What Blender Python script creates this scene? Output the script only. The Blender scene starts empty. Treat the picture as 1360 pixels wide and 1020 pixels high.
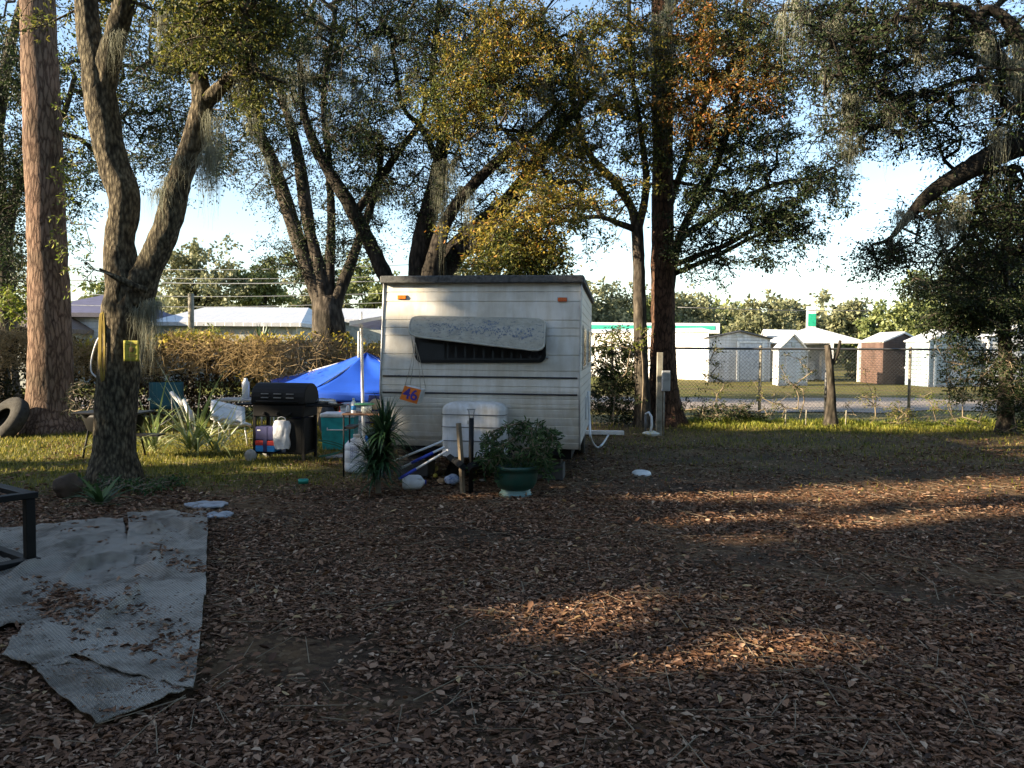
import bpy, math, random
import numpy as np
from mathutils import Vector, Matrix, noise as mn
random.seed(7); rng = np.random.default_rng(11)
scene = bpy.context.scene
COL = scene.collection
PI = math.pi
R = math.radians

# ------------------------------------------------------------------ camera
F = 1047.0; CX, CY = 680.0, 510.0; CAMH = 1.62
pitch = -math.atan(45 / F); roll = R(0.45)
_f = np.array([0, math.cos(pitch), math.sin(pitch)])
_x = np.array([1.0, 0, 0]); _u0 = np.cross(_x, _f)
_r = math.cos(roll) * _x + math.sin(roll) * _u0
_u = math.cos(roll) * _u0 - math.sin(roll) * _x
def ray(px, py): return F * _f + (px - CX) * _r - (py - CY) * _u
def P(px, py, Y):
    d = ray(px, py); return np.array([0, 0, CAMH]) + d * (Y / d[1])
def G(px, py, z=0.0):
    d = ray(px, py); return np.array([0, 0, CAMH]) + d * ((z - CAMH) / d[2])
cam_d = bpy.data.cameras.new('camera'); cam = bpy.data.objects.new('camera', cam_d); COL.objects.link(cam)
cam_d.sensor_width = 36; cam_d.lens = F / 1360 * 36; cam_d.clip_start = 0.05; cam_d.clip_end = 3000
M3 = Matrix(((_r[0], _u[0], -_f[0]), (_r[1], _u[1], -_f[1]), (_r[2], _u[2], -_f[2])))
cam.matrix_world = Matrix.Translation((0, 0, CAMH)) @ M3.to_4x4()
scene.camera = cam

# ------------------------------------------------------------------ light
SUN_EL = R(19.0); SUN_AZ = math.atan2(-0.952, -0.305)      # azimuth from +Y towards +X
TS = np.array([math.sin(SUN_AZ) * math.cos(SUN_EL), math.cos(SUN_AZ) * math.cos(SUN_EL), math.sin(SUN_EL)])
sl = bpy.data.lights.new('sun', 'SUN'); sl.energy = 5.0; sl.angle = R(0.53); sl.color = (1.0, 0.83, 0.60)
so = bpy.data.objects.new('sun', sl); COL.objects.link(so)
so.rotation_euler = Vector(tuple(TS)).to_track_quat('Z', 'Y').to_euler()
so.location = (0, 0, 30)
w = bpy.data.worlds.new('World'); scene.world = w; w.use_nodes = True
nt = w.node_tree; bg = nt.nodes['Background']
sky = nt.nodes.new('ShaderNodeTexSky'); sky.sky_type = 'NISHITA'; sky.sun_disc = False
sky.sun_elevation = SUN_EL; sky.sun_rotation = SUN_AZ; sky.air_density = 1.0; sky.dust_density = .8; sky.ozone_density = 1.1
nt.links.new(sky.outputs[0], bg.inputs[0]); bg.inputs[1].default_value = 0.09
scene.view_settings.view_transform = 'Standard'; scene.view_settings.look = 'None'
scene.view_settings.gamma = 1.0; scene.view_settings.exposure = 2.0
# sun-plane coordinates: u across, v height carried down the ray, t distance towards the sun
SH = TS[:2] / np.linalg.norm(TS[:2]); SU = np.array([SH[1], -SH[0]])
if SU[1] < 0: SU = -SU
TAN = math.tan(SUN_EL)
def uvt(p):
    p = np.atleast_2d(p); t = p[:, :2] @ SH
    return p[:, :2] @ SU, p[:, 2] - t * TAN, t

# ------------------------------------------------------------------ materials
def nmat(name):
    m = bpy.data.materials.new(name); m.use_nodes = True
    return m, m.node_tree.nodes, m.node_tree.links, m.node_tree.nodes['Principled BSDF']
def ramp(nodes, links, src, stops):
    r = nodes.new('ShaderNodeValToRGB'); e = r.color_ramp.elements
    while len(e) < len(stops): e.new(0.5)
    for i, (p, c) in enumerate(stops):
        e[i].position = p; e[i].color = (*c, 1)
    links.new(src, r.inputs[0]); return r
def coords(nodes, links, scale=(1, 1, 1), kind='Object'):
    t = nodes.new('ShaderNodeTexCoord'); m = nodes.new('ShaderNodeMapping')
    m.inputs['Scale'].default_value = scale; links.new(t.outputs[kind], m.inputs[0]); return m
def noise_n(nodes, links, vec, scale, detail=6, rough=0.6):
    n = nodes.new('ShaderNodeTexNoise'); n.inputs['Scale'].default_value = scale
    n.inputs['Detail'].default_value = detail; n.inputs['Roughness'].default_value = rough
    links.new(vec, n.inputs['Vector']); return n
def simple(name, col, rough=0.5, metal=0.0, var=0.18, scale=6.0, bump=0.0, bscale=60, dirt=None, spec=0.5):
    m, n, l, b = nmat(name)
    c = coords(n, l); ns = noise_n(n, l, c.outputs[0], scale)
    d = dirt if dirt else tuple(x * (1 - var * 2) for x in col)
    r = ramp(n, l, ns.outputs[0], [(0.32, d), (0.55, col), (0.8, tuple(min(1, x * (1 + var * .5)) for x in col))])
    l.new(r.outputs[0], b.inputs['Base Color'])
    b.inputs['Roughness'].default_value = rough; b.inputs['Metallic'].default_value = metal
    b.inputs['Specular IOR Level'].default_value = spec
    if bump:
        n2 = noise_n(n, l, c.outputs[0], bscale); bp = n.new('ShaderNodeBump'); bp.inputs['Strength'].default_value = bump
        bp.inputs['Distance'].default_value = 0.01
        l.new(n2.outputs[0], bp.inputs['Height']); l.new(bp.outputs[0], b.inputs['Normal'])
    return m
def bark(name, c1, c2, c3, sx=9, sz=2.2, dist=0.03, plate=False):
    m, n, l, b = nmat(name)
    c = coords(n, l, (sx, sx, sz))
    ns = noise_n(n, l, c.outputs[0], 1.0, 8, 0.7)
    if plate:
        v = n.new('ShaderNodeTexVoronoi'); v.feature = 'DISTANCE_TO_EDGE'; v.inputs['Scale'].default_value = 1.0
        mixv = n.new('ShaderNodeVectorMath'); mixv.operation = 'MULTIPLY_ADD'; mixv.inputs[1].default_value = (1.1, 1.1, 1.1)
        l.new(ns.outputs['Color'], mixv.inputs[0]); l.new(c.outputs[0], mixv.inputs[2]); l.new(mixv.outputs[0], v.inputs['Vector'])
        mr = n.new('ShaderNodeMapRange'); mr.inputs['From Max'].default_value = 0.2; l.new(v.outputs['Distance'], mr.inputs['Value'])
        mul = n.new('ShaderNodeMath'); mul.operation = 'MULTIPLY_ADD'; mul.inputs[1].default_value = 0.36
        ns2 = n.new('ShaderNodeMath'); ns2.operation = 'MULTIPLY'; ns2.inputs[1].default_value = 0.82; l.new(ns.outputs[0], ns2.inputs[0])
        l.new(mr.outputs[0], mul.inputs[0]); l.new(ns2.outputs[0], mul.inputs[2]); h = mul.outputs[0]
    else:
        v = n.new('ShaderNodeTexVoronoi'); v.feature = 'F1'; v.inputs['Scale'].default_value = 1.9; l.new(c.outputs[0], v.inputs['Vector'])
        mul = n.new('ShaderNodeMath'); mul.operation = 'MULTIPLY_ADD'; mul.inputs[1].default_value = -0.45
        l.new(v.outputs[0], mul.inputs[0]); l.new(ns.outputs[0], mul.inputs[2])
        add = n.new('ShaderNodeMath'); add.inputs[1].default_value = 0.22; l.new(mul.outputs[0], add.inputs[0]); h = add.outputs[0]
    big = noise_n(n, l, coords(n, l).outputs[0], 1.3, 3)
    r = ramp(n, l, h, [(0.2, c1), (0.45, c2), (0.75, c3)])
    mx = n.new('ShaderNodeMix'); mx.data_type = 'RGBA'; mx.blend_type = 'MULTIPLY'
    rb = ramp(n, l, big.outputs[0], [(0.3, (.62, .66, .6)), (0.7, (1.15, 1.1, 1.05))])
    mx.inputs[0].default_value = 1; l.new(r.outputs[0], mx.inputs[6]); l.new(rb.outputs[0], mx.inputs[7])
    l.new(mx.outputs[2], b.inputs['Base Color'])
    bp = n.new('ShaderNodeBump'); bp.inputs['Strength'].default_value = 1.0; bp.inputs['Distance'].default_value = dist
    l.new(h, bp.inputs['Height']); l.new(bp.outputs[0], b.inputs['Normal']); b.inputs['Roughness'].default_value = 0.95
    b.inputs['Specular IOR Level'].default_value = 0.2
    return m
def leafm(name, stops, trans=0.35, rough=0.55, patch=None, pscale=0.6):
    """per-leaf colour variation; patch = second ramp chosen by a broad 3D noise"""
    m, n, l, b = nmat(name)
    g = n.new('ShaderNodeNewGeometry')
    r = ramp(n, l, g.outputs['Random Per Island'], stops); out = r.outputs[0]
    if patch:
        r2 = ramp(n, l, g.outputs['Random Per Island'], patch)
        ns = noise_n(n, l, coords(n, l).outputs[0], pscale, 3)
        f = ramp(n, l, ns.outputs[0], [(0.46, (0, 0, 0)), (0.56, (1, 1, 1))])
        mx = n.new('ShaderNodeMix'); mx.data_type = 'RGBA'; l.new(f.outputs[0], mx.inputs[0])
        l.new(r.outputs[0], mx.inputs[6]); l.new(r2.outputs[0], mx.inputs[7]); out = mx.outputs[2]
    l.new(out, b.inputs['Base Color']); b.inputs['Roughness'].default_value = rough
    b.inputs['Specular IOR Level'].default_value = 0.35
    if trans:
        t = n.new('ShaderNodeBsdfTranslucent'); l.new(out, t.inputs[0])
        ms = n.new('ShaderNodeMixShader'); ms.inputs[0].default_value = trans
        l.new(b.outputs[0], ms.inputs[1]); l.new(t.outputs[0], ms.inputs[2])
        l.new(ms.outputs[0], n['Material Output'].inputs[0])
    return m
def siding(name, col, pitch=0.15, axis='Z', depth=0.01, dirt=0.25, rough=0.45):
    m, n, l, b = nmat(name); c = coords(n, l)
    s = n.new('ShaderNodeSeparateXYZ'); l.new(c.outputs[0], s.inputs[0])
    d = n.new('ShaderNodeMath'); d.operation = 'DIVIDE'; d.inputs[1].default_value = pitch; l.new(s.outputs[axis], d.inputs[0])
    fr = n.new('ShaderNodeMath'); fr.operation = 'FRACT'; l.new(d.outputs[0], fr.inputs[0])
    rr = ramp(n, l, fr.outputs[0], [(0.0, (.1, .1, .1)), (0.1, (1, 1, 1)), (1.0, (.75, .75, .75))])
    bp = n.new('ShaderNodeBump'); bp.inputs['Distance'].default_value = depth; l.new(rr.outputs[0], bp.inputs['Height'])
    l.new(bp.outputs[0], b.inputs['Normal'])
    ns = noise_n(n, l, c.outputs[0], 2.5, 7)
    r = ramp(n, l, ns.outputs[0], [(0.3, tuple(x * (1 - dirt) for x in col)), (0.6, col)])
    dk = ramp(n, l, fr.outputs[0], [(0.0, (.45, .45, .45)), (0.07, (1, 1, 1))])
    mx = n.new('ShaderNodeMix'); mx.data_type = 'RGBA'; mx.blend_type = 'MULTIPLY'; mx.inputs[0].default_value = 1
    l.new(r.outputs[0], mx.inputs[6]); l.new(dk.outputs[0], mx.inputs[7])
    l.new(mx.outputs[2], b.inputs['Base Color']); b.inputs['Roughness'].default_value = rough
    return m

M = {}
M['white'] = simple('white_paint', (.72, .72, .70), .45, dirt=(.5, .49, .46))
M['white_plastic'] = simple('white_plastic', (.74, .76, .78), .35, dirt=(.6, .6, .6))
M['black'] = simple('black_metal', (.009, .009, .009), .55, spec=.2)
M['blackmatte'] = simple('black_matte', (.014, .014, .014), .8, spec=.2)
M['steel'] = simple('galvanised_steel', (.38, .39, .39), .45, .6)
M['darksteel'] = simple('dark_wire', (.12, .12, .12), .5, .5)
M['glass'] = simple('dark_glass', (.008, .008, .01), .2, var=.05, spec=.25)
M['orange'] = simple('orange_paint', (.78, .20, .02), .6)
M['amber'] = simple('amber_lens', (.75, .20, .02), .25)
M['redlens'] = simple('red_amber_lens', (.62, .10, .015), .3)
M['purple'] = simple('violet_paint', (.06, .04, .3), .6)
M['navy'] = simple('navy_fabric', (.018, .02, .09), .8)
M['red'] = simple('red_fabric', (.6, .04, .03), .7)
M['cyan'] = simple('blue_fabric', (.03, .25, .6), .7)
M['tarp'] = simple('blue_tarp', (.018, .085, .50), .45, var=.1, scale=2)
M['teal'] = simple('teal_plastic', (.03, .38, .40), .4)
M['green_pot'] = simple('green_glaze', (.012, .06, .045), .4, scale=9, dirt=(.03, .055, .04))
M['pale_green'] = simple('pale_green_glaze', (.16, .28, .27), .45, scale=14)
M['wood'] = simple('weathered_wood', (.22, .17, .11), .85, bump=.4)
M['greywood'] = simple('grey_wood', (.27, .25, .2), .9, bump=.5, dirt=(.13, .12, .08))
M['tire'] = simple('tire_rubber', (.045, .042, .036), .9, bump=.5, scale=12, dirt=(.022, .02, .016), spec=.2)
M['rope'] = simple('yellow_rope', (.26, .19, .03), .9)
M['yellow'] = simple('yellow_sheet', (.42, .38, .04), .7, scale=15, dirt=(.30, .26, .04))
M['brown'] = simple('brown_print', (.2, .12, .03), .8)
M['bagplastic'] = simple('thin_plastic', (.72, .73, .76), .35, bump=1.0, bscale=25)
M['blue_plastic'] = simple('blue_plastic', (.03, .06, .42), .4)
M['aluminium'] = simple('dull_aluminium', (.5, .5, .48), .4, .5)
M['string'] = simple('string', (.35, .3, .22), .9)
M['green_can'] = simple('green_can', (.03, .28, .2), .3, .4)
M['concrete'] = simple('concrete', (.36, .35, .34), .9, bump=.5)
M['roofdark'] = simple('trailer_roof_coating', (.10, .10, .095), .8, scale=18, dirt=(.03, .03, .03), bump=.6)
M['trailer'] = simple('trailer_enamel', (.68, .66, .60), .45, scale=3.2, dirt=(.55, .52, .45))
def streaks(mt, sx=14, sz=.8, lo=.62, thr=(.42, .6)):
    n, l = mt.node_tree.nodes, mt.node_tree.links; b = n['Principled BSDF']; src = b.inputs['Base Color'].links[0].from_socket
    ns = noise_n(n, l, coords(n, l, (sx, sx, sz)).outputs[0], 1.0, 6, .65); r = ramp(n, l, ns.outputs[0], [(thr[0], (lo, lo*.96, lo*.88)), (thr[1], (1, 1, 1))])
    mx = n.new('ShaderNodeMix'); mx.data_type = 'RGBA'; mx.blend_type = 'MULTIPLY'; mx.inputs[0].default_value = .8; l.new(src, mx.inputs[6]); l.new(r.outputs[0], mx.inputs[7]); l.new(mx.outputs[2], b.inputs['Base Color'])
M['stripe'] = simple('black_stripe', (.02, .02, .025), .4)
M['cover'] = simple('tank_cover_plastic', (.68, .69, .70), .45, scale=5, dirt=(.55, .54, .5))

streaks(M['trailer'], 9, .7, .86); streaks(M['cover'], 9, 1.2, .75)

# ------------------------------------------------------------------ mesh helpers
class MB:
    def __init__(s): s.v = []; s.f = []; s.sm = []
    def add(s, vs, fs, smooth=False):
        o = len(s.v); s.v.extend([tuple(map(float, q)) for q in vs]); s.f.extend([tuple(o + i for i in q) for q in fs]); s.sm.extend([smooth] * len(fs)); return s
    def box(s, a, b, bev=0.0, mat=None):
        x0, y0, z0 = a; x1, y1, z1 = b
        if not bev:
            vs = [(x0,y0,z0),(x1,y0,z0),(x1,y1,z0),(x0,y1,z0),(x0,y0,z1),(x1,y0,z1),(x1,y1,z1),(x0,y1,z1)]
            fs = [(0,3,2,1),(4,5,6,7),(0,1,5,4),(1,2,6,5),(2,3,7,6),(3,0,4,7)]
        else:
            def ring(z, i):
                return [(x0+bev,y0+i,z),(x1-bev,y0+i,z),(x1-i,y0+bev,z),(x1-i,y1-bev,z),(x1-bev,y1-i,z),(x0+bev,y1-i,z),(x0+i,y1-bev,z),(x0+i,y0+bev,z)]
            rs = [ring(z0, bev*.999), ring(z0+bev, 0), ring(z1-bev, 0), ring(z1, bev*.999)]
            vs = sum(rs, []); fs = []
            for k in range(3):
                for j in range(8):
                    fs.append((k*8+j, k*8+(j+1) % 8, (k+1)*8+(j+1) % 8, (k+1)*8+j))
            fs.append(tuple(range(7, -1, -1))); fs.append(tuple(range(24, 32)))
        if mat is not None: vs = [tuple(mat @ Vector(q)) for q in vs]
        return s.add(vs, fs)
    def tube(s, pts, rad, seg=8, smooth=True, cap=True, disp=None):
        pts = [np.array(p, float) for p in pts]; n = len(pts)
        if not hasattr(rad, '__len__'): rad = [rad] * n
        vs = []; fs = []; nrm = None
        for i in range(n):
            t = pts[min(i+1, n-1)] - pts[max(i-1, 0)]; t = t / (np.linalg.norm(t) + 1e-9)
            if nrm is None:
                a = np.array([1., 0, 0]) if abs(t[0]) < .9 else np.array([0, 1., 0]); nrm = np.cross(t, a)
            nrm = nrm - t * np.dot(nrm, t); nrm /= np.linalg.norm(nrm) + 1e-9; bn = np.cross(t, nrm)
            for j in range(seg):
                a = 2 * PI * j / seg; d = math.cos(a) * nrm + math.sin(a) * bn
                r = rad[i]
                if disp: r = r * disp(pts[i] + d * r, i / (n - 1))
                vs.append(pts[i] + d * r)
        for i in range(n - 1):
            for j in range(seg):
                fs.append((i*seg+j, i*seg+(j+1) % seg, (i+1)*seg+(j+1) % seg, (i+1)*seg+j))
        if cap: fs.append(tuple(range(seg-1, -1, -1))); fs.append(tuple(range((n-1)*seg, n*seg)))
        return s.add(vs, fs, smooth)
    def lathe(s, prof, c=(0, 0, 0), seg=20, smooth=True, mat=None, sx=1, sy=1):
        vs = []; fs = []; n = len(prof)
        for (r, z) in prof:
            for j in range(seg):
                a = 2 * PI * j / seg; vs.append((c[0] + r*math.cos(a)*sx, c[1] + r*math.sin(a)*sy, c[2] + z))
        for i in range(n - 1):
            for j in range(seg):
                fs.append((i*seg+j, i*seg+(j+1) % seg, (i+1)*seg+(j+1) % seg, (i+1)*seg+j))
        if prof[0][0] > 1e-4: fs.append(tuple(range(seg-1, -1, -1)))
        if prof[-1][0] > 1e-4: fs.append(tuple(range((n-1)*seg, n*seg)))
        if mat is not None: vs = [tuple(mat @ Vector(q)) for q in vs]
        return s.add(vs, fs, smooth)
    def prism(s, poly, d):
        """poly: list of 3D points (planar), d: extrusion vector"""
        n = len(poly); a = [np.array(p, float) for p in poly]; b = [p + np.array(d, float) for p in a]
        fs = [tuple(range(n-1, -1, -1)), tuple(range(n, 2*n))] + [(i, (i+1) % n, n+(i+1) % n, n+i) for i in range(n)]
        return s.add(a + b, fs)
    def grid(s, fn, nu, nv, smooth=True):
        vs = [fn(i/(nu-1), j/(nv-1)) for j in range(nv) for i in range(nu)]
        fs = [(j*nu+i, j*nu+i+1, (j+1)*nu+i+1, (j+1)*nu+i) for j in range(nv-1) for i in range(nu-1)]
        return s.add(vs, fs, smooth)
    def build(s, name, mat, parent=None, solid=0):
        me = bpy.data.meshes.new(name); me.from_pydata(s.v, [], s.f); me.polygons.foreach_set('use_smooth', s.sm); me.update()
        me.materials.append(M[mat] if isinstance(mat, str) else mat)
        o = bpy.data.objects.new(name, me); COL.objects.link(o); o.parent = parent
        if solid:
            md = o.modifiers.new('s', 'SOLIDIFY'); md.thickness = solid; md.offset = 0
        return o
def npmesh(name, V, Fc, mat, parent=None, smooth=False):
    """V (n,3); Fc (m,k) all faces with k corners"""
    me = bpy.data.meshes.new(name); V = np.ascontiguousarray(V, np.float32); Fc = np.ascontiguousarray(Fc, np.int32)
    me.vertices.add(len(V)); me.vertices.foreach_set('co', V.ravel())
    k = Fc.shape[1]; me.loops.add(Fc.size); me.loops.foreach_set('vertex_index', Fc.ravel())
    me.polygons.add(len(Fc)); me.polygons.foreach_set('loop_start', np.arange(0, Fc.size, k, dtype=np.int32))
    try: me.polygons.foreach_set('loop_total', np.full(len(Fc), k, np.int32))
    except Exception: pass
    me.update(calc_edges=True)
    if smooth: me.polygons.foreach_set('use_smooth', np.ones(len(Fc), bool))
    me.materials.append(M[mat] if isinstance(mat, str) else mat)
    o = bpy.data.objects.new(name, me); COL.objects.link(o); o.parent = parent; return o
def empty(name, loc=(0, 0, 0), rz=0.0):
    o = bpy.data.objects.new(name, None); COL.objects.link(o); o.location = tuple(map(float, loc)); o.rotation_euler = (0, 0, rz)
    o.empty_display_size = .1; return o
def tag(o, label=None, cat=None, group=None, kind=None):
    if label: o['label'] = label
    if cat: o['category'] = cat
    if group: o['group'] = group
    if kind: o['kind'] = kind
    return o
def thing(name, label, cat, loc=(0, 0, 0), rz=0.0, group=None): return tag(empty(name, loc, rz), label, cat, group)
def txt(s, size, mat, name, parent, M4, depth=.002):
    c = bpy.data.curves.new(name, 'FONT'); c.body = s; c.size = size; c.extrude = depth; c.align_x = 'CENTER'; c.align_y = 'CENTER'; c.offset = size*.02
    o = bpy.data.objects.new('t', c); COL.objects.link(o); bpy.context.view_layer.update()
    me = bpy.data.meshes.new_from_object(o.evaluated_get(bpy.context.evaluated_depsgraph_get()))
    bpy.data.objects.remove(o); me.name = name
    me.transform(M4); me.materials.clear(); me.materials.append(M[mat])
    q = bpy.data.objects.new(name, me); COL.objects.link(q); q.parent = parent; return q
def smoothpath(pts, rad, step=None, n=None):
    """Catmull-Rom through pts with radii"""
    p = np.array(pts, float); r = np.array(rad, float)
    pp = np.vstack([2*p[0]-p[1], p, 2*p[-1]-p[-2]]); rr = np.concatenate([[r[0]], r, [r[-1]]])
    out = []; ro = []
    for i in range(1, len(pp) - 2):
        L = np.linalg.norm(pp[i+1] - pp[i]); k = n if n else max(2, int(L / step))
        for j in range(k):
            t = j / k; a, b, c, d = pp[i-1], pp[i], pp[i+1], pp[i+2]
            out.append(.5*((2*b)+(-a+c)*t+(2*a-5*b+4*c-d)*t*t+(-a+3*b-3*c+d)*t**3)); ro.append(rr[i]*(1-t)+rr[i+1]*t)
    out.append(p[-1]); ro.append(r[-1]); return out, ro
def sn(p, s=1.0, seed=0.0):
    """cheap vectorised smooth noise ~[-1,1]"""
    p = np.atleast_2d(p) * s
    x, y, z = p[:, 0] + seed*1.7, p[:, 1] - seed*2.3, (p[:, 2] if p.shape[1] > 2 else 0*p[:, 0]) + seed
    return (np.sin(1.3*x+1.7*y+2.1*np.sin(.7*z+x*.31)) + np.sin(2.1*y-1.1*z+1.9*np.sin(.9*x-.4*y)) + np.sin(1.9*z+.8*x-1.3*np.sin(1.1*y+.6*z)) + .6*np.sin(3.7*x+2.9*y+3.1*z) + .5*np.sin(5.3*y-4.1*x+2.7*z)) / 3.4

# ------------------------------------------------------------------ gaps carved in the foliage so the sun lands on chosen spots
TUN = []
def tunnel(p, ru, rv, crown=False):
    u, v, t = uvt(p); TUN.append((u[0], v[0], ru, rv, t[0], crown))
def open_(Pn, far=False):
    """True where a leaf would stand in one of the gaps"""
    u, v, t = uvt(Pn); m = np.zeros(len(u), bool)
    wob = .18*sn(Pn, 2.2, 3)
    for (a, b, ru, rv, t0, cr) in TUN:
        if cr and not far: continue
        m |= ((((u-a)/ru)**2 + ((v-b)/rv)**2) < (1+wob)) & (t > t0 + .5)
    return m

# ------------------------------------------------------------------ foliage generators
def rand_unit(n):
    v = rng.normal(size=(n, 3)); return v / np.linalg.norm(v, axis=1)[:, None]
def leaves(name, pos, dirn, size, mat, parent=None, wid=.42, cup=.15):
    """bent rhombic leaf blades, two triangles-pairs each (6 verts, 2 quads... midrib fold)"""
    n = len(pos)
    if n == 0: return None
    d = dirn / (np.linalg.norm(dirn, axis=1)[:, None] + 1e-9); s = np.cross(d, rand_unit(n)); s /= np.linalg.norm(s, axis=1)[:, None] + 1e-9
    u = np.cross(s, d); L = np.broadcast_to(np.asarray(size), (n,))[:, None]; W = L * wid
    V = np.empty((n, 6, 3), np.float32)
    V[:, 0] = pos; V[:, 1] = pos + d*L*.35 + s*W*.5 + u*L*cup*.6; V[:, 2] = pos + d*L*.75 + s*W*.38 + u*L*cup*.3
    V[:, 3] = pos + d*L - u*L*cup; V[:, 4] = pos + d*L*.75 - s*W*.38 + u*L*cup*.3; V[:, 5] = pos + d*L*.35 - s*W*.5 + u*L*cup*.6
    b = (np.arange(n)*6)[:, None]
    Fc = np.concatenate([b + np.array([[0, 1, 2, 3]]), b + np.array([[0, 3, 4, 5]])], 0)
    return npmesh(name, V.reshape(-1, 3), Fc, mat, parent)
def leafquads(name, pos, dirn, size, mat, parent=None, wid=.5):
    n = len(pos); d = dirn / (np.linalg.norm(dirn, axis=1)[:, None] + 1e-9); s = np.cross(d, rand_unit(n)); s /= np.linalg.norm(s, axis=1)[:, None] + 1e-9
    L = np.broadcast_to(np.asarray(size), (n,))[:, None]; V = np.empty((n, 4, 3), np.float32)
    V[:, 0] = pos; V[:, 1] = pos + d*L*.45 + s*L*wid*.5; V[:, 2] = pos + d*L; V[:, 3] = pos + d*L*.5 - s*L*wid*.5
    return npmesh(name, V.reshape(-1, 3), (np.arange(n)*4)[:, None] + np.array([[0, 1, 2, 3]]), mat, parent)
def segs(name, A, B, ra, rb, mat, parent=None, k=4):
    n = len(A); d = B - A; d /= np.linalg.norm(d, axis=1)[:, None] + 1e-9
    s = np.cross(d, np.array([[.31, .87, .38]])); s /= np.linalg.norm(s, axis=1)[:, None] + 1e-9; u = np.cross(d, s)
    V = np.empty((n, 2*k, 3), np.float32)
    for j in range(k):
        a = 2*PI*j/k; q = math.cos(a)*s + math.sin(a)*u
        V[:, j] = A + q*ra[:, None]; V[:, k+j] = B + q*rb[:, None]
    Fc = np.concatenate([(np.arange(n)*2*k)[:, None] + np.array([[j, (j+1) % k, k+(j+1) % k, k+j]]) for j in range(k)], 0)
    return npmesh(name, V.reshape(-1, 3), Fc, mat, parent, smooth=True)
def strands(name, tops, length, mat, parent, width=.008, per=24, spread=.1, K=7):
    """Spanish moss: bundles of fine wavy strands hanging down"""
    T = np.repeat(np.asarray(tops, float), per, 0); Ls = np.repeat(np.asarray(length, float), per) * rng.uniform(.25, 1, len(T))
    T = T + rng.normal(size=T.shape)*[spread, spread, spread*.4]; n = len(T)
    a = rng.uniform(0, 2*PI, n); W = np.stack([np.cos(a), np.sin(a), 0*a], 1)*width
    V = np.empty((n, K+1, 2, 3), np.float32); p = T.copy(); sp = rng.normal(size=(n, 3))*[.05, .05, 0]
    for i in range(K+1):
        f = 1 - i/K*.85
        V[:, i, 0] = p + W*f; V[:, i, 1] = p - W*f
        p = p + np.stack([sp[:, 0]*(1-i*.3)*.35+rng.normal(size=n)*.013, sp[:, 1]*(1-i*.3)*.35+rng.normal(size=n)*.013, -Ls/K*rng.uniform(.4, 1.5, n)], 1)
    b = (np.arange(n)*2*(K+1))[:, None]
    Fc = np.concatenate([b + np.array([[2*i, 2*i+1, 2*i+3, 2*i+2]]) for i in range(K)], 0)
    return npmesh(name, V.reshape(-1, 3), Fc, mat, parent)
CROWN = 1.0
def blobpts(blobs):
    """blobs: (px,py,rx,ry,depth,dspread,count) -> world points"""
    out = []
    for (px, py, rx, ry, Y, dd, n) in blobs:
        n = int(n*CROWN)
        a = rand_unit(n) * (rng.uniform(0, 1, (n, 1))**(1/2.6)) * np.where(rng.uniform(0, 1, (n, 1)) < .35, rng.uniform(1.0, 1.75, (n, 1)), 1.0)
        for q in a: out.append(P(px + q[0]*rx, py + q[1]*ry, Y + q[2]*dd))
    return np.array(out)
def trunkmesh(mb, pts, seg=14, rough=.10, flare=0.0, step=None, freq=6):
    """pts: (px,py,depth,rpx) photo coordinates turned into world space"""
    Wp = [P(a, b, Y) for (a, b, Y, r) in pts]; Rr = [r*Y/F*.90 for (a, b, Y, r) in pts]
    return worldlimb(mb, Wp, Rr, seg, rough, flare, step, freq)
def worldlimb(mb, Wp, Rr, seg=14, rough=.10, flare=0.0, step=None, freq=6):
    if Wp[0][2] < .6 and flare: Wp[0] = np.array([Wp[0][0], Wp[0][1], -.12])
    sp, sr = smoothpath(Wp, Rr, step=step or max(.05, min(Rr)*1.1))
    if flare: sr = [r*(1+flare*math.exp(-max(0, p[2])/.22)) for p, r in zip(sp, sr)]
    def disp(p, t):
        q = Vector((p[0]*freq, p[1]*freq, p[2]*freq*.45)); big = mn.noise(Vector((p[0]*1.5, p[1]*1.5, p[2]*1.2)))
        f = 1 + rough*(1 - 2*abs(mn.noise(q))) + rough*.9*big
        return f
    mb.tube(sp, sr, seg, True, True, disp); return sp, sr
def grow(nodes, tips, depthbias=0.0):
    """attach every tip to the nearest node of the growing skeleton; returns segments with pipe-model radii"""
    N = [np.asarray(q, float) for q in nodes]; par = [-1]*len(N); cnt = [0]*len(N)
    base = np.array(N); T = np.array(tips)
    dm = np.array([np.min(np.linalg.norm(base - t, axis=1)) for t in T]); order = np.argsort(dm)
    arr = np.zeros((len(N) + len(T)*5 + 5, 3)); arr[:len(N)] = base; m = len(N)
    for ti in order:
        t = T[ti]; d = np.linalg.norm(arr[:m] - t, axis=1) + .35*np.maximum(0, arr[:m, 2] - t[2] - .3)
        j = int(np.argmin(d)); a = arr[j]; L = np.linalg.norm(t - a); k = 1 if L < .35 else (2 if L < .8 else (3 if L < 1.8 else 5)); prev = j
        for q in range(1, k+1):
            f = q/k; p = a + (t-a)*f + (rng.normal(size=3)*.07*L*(f < 1)) + np.array([0, 0, .10*L*math.sin(PI*f)])
            arr[m] = p; par.append(prev); cnt.append(0); prev = m; m += 1
        c = prev
        while c >= 0:
            cnt[c] += 1; c = par[c]
    idx = [i for i in range(len(base), m)]
    A = arr[[par[i] for i in idx]]; B = arr[idx]; cn = np.array(cnt, float)
    rb = .0055*np.maximum(1, cn[idx])**.5; pa = cn[[par[i] for i in idx]]
    ra = np.minimum(.0055*np.maximum(1, pa)**.5, rb*1.35)
    return A, B, ra, rb, arr[len(base):m]
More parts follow.
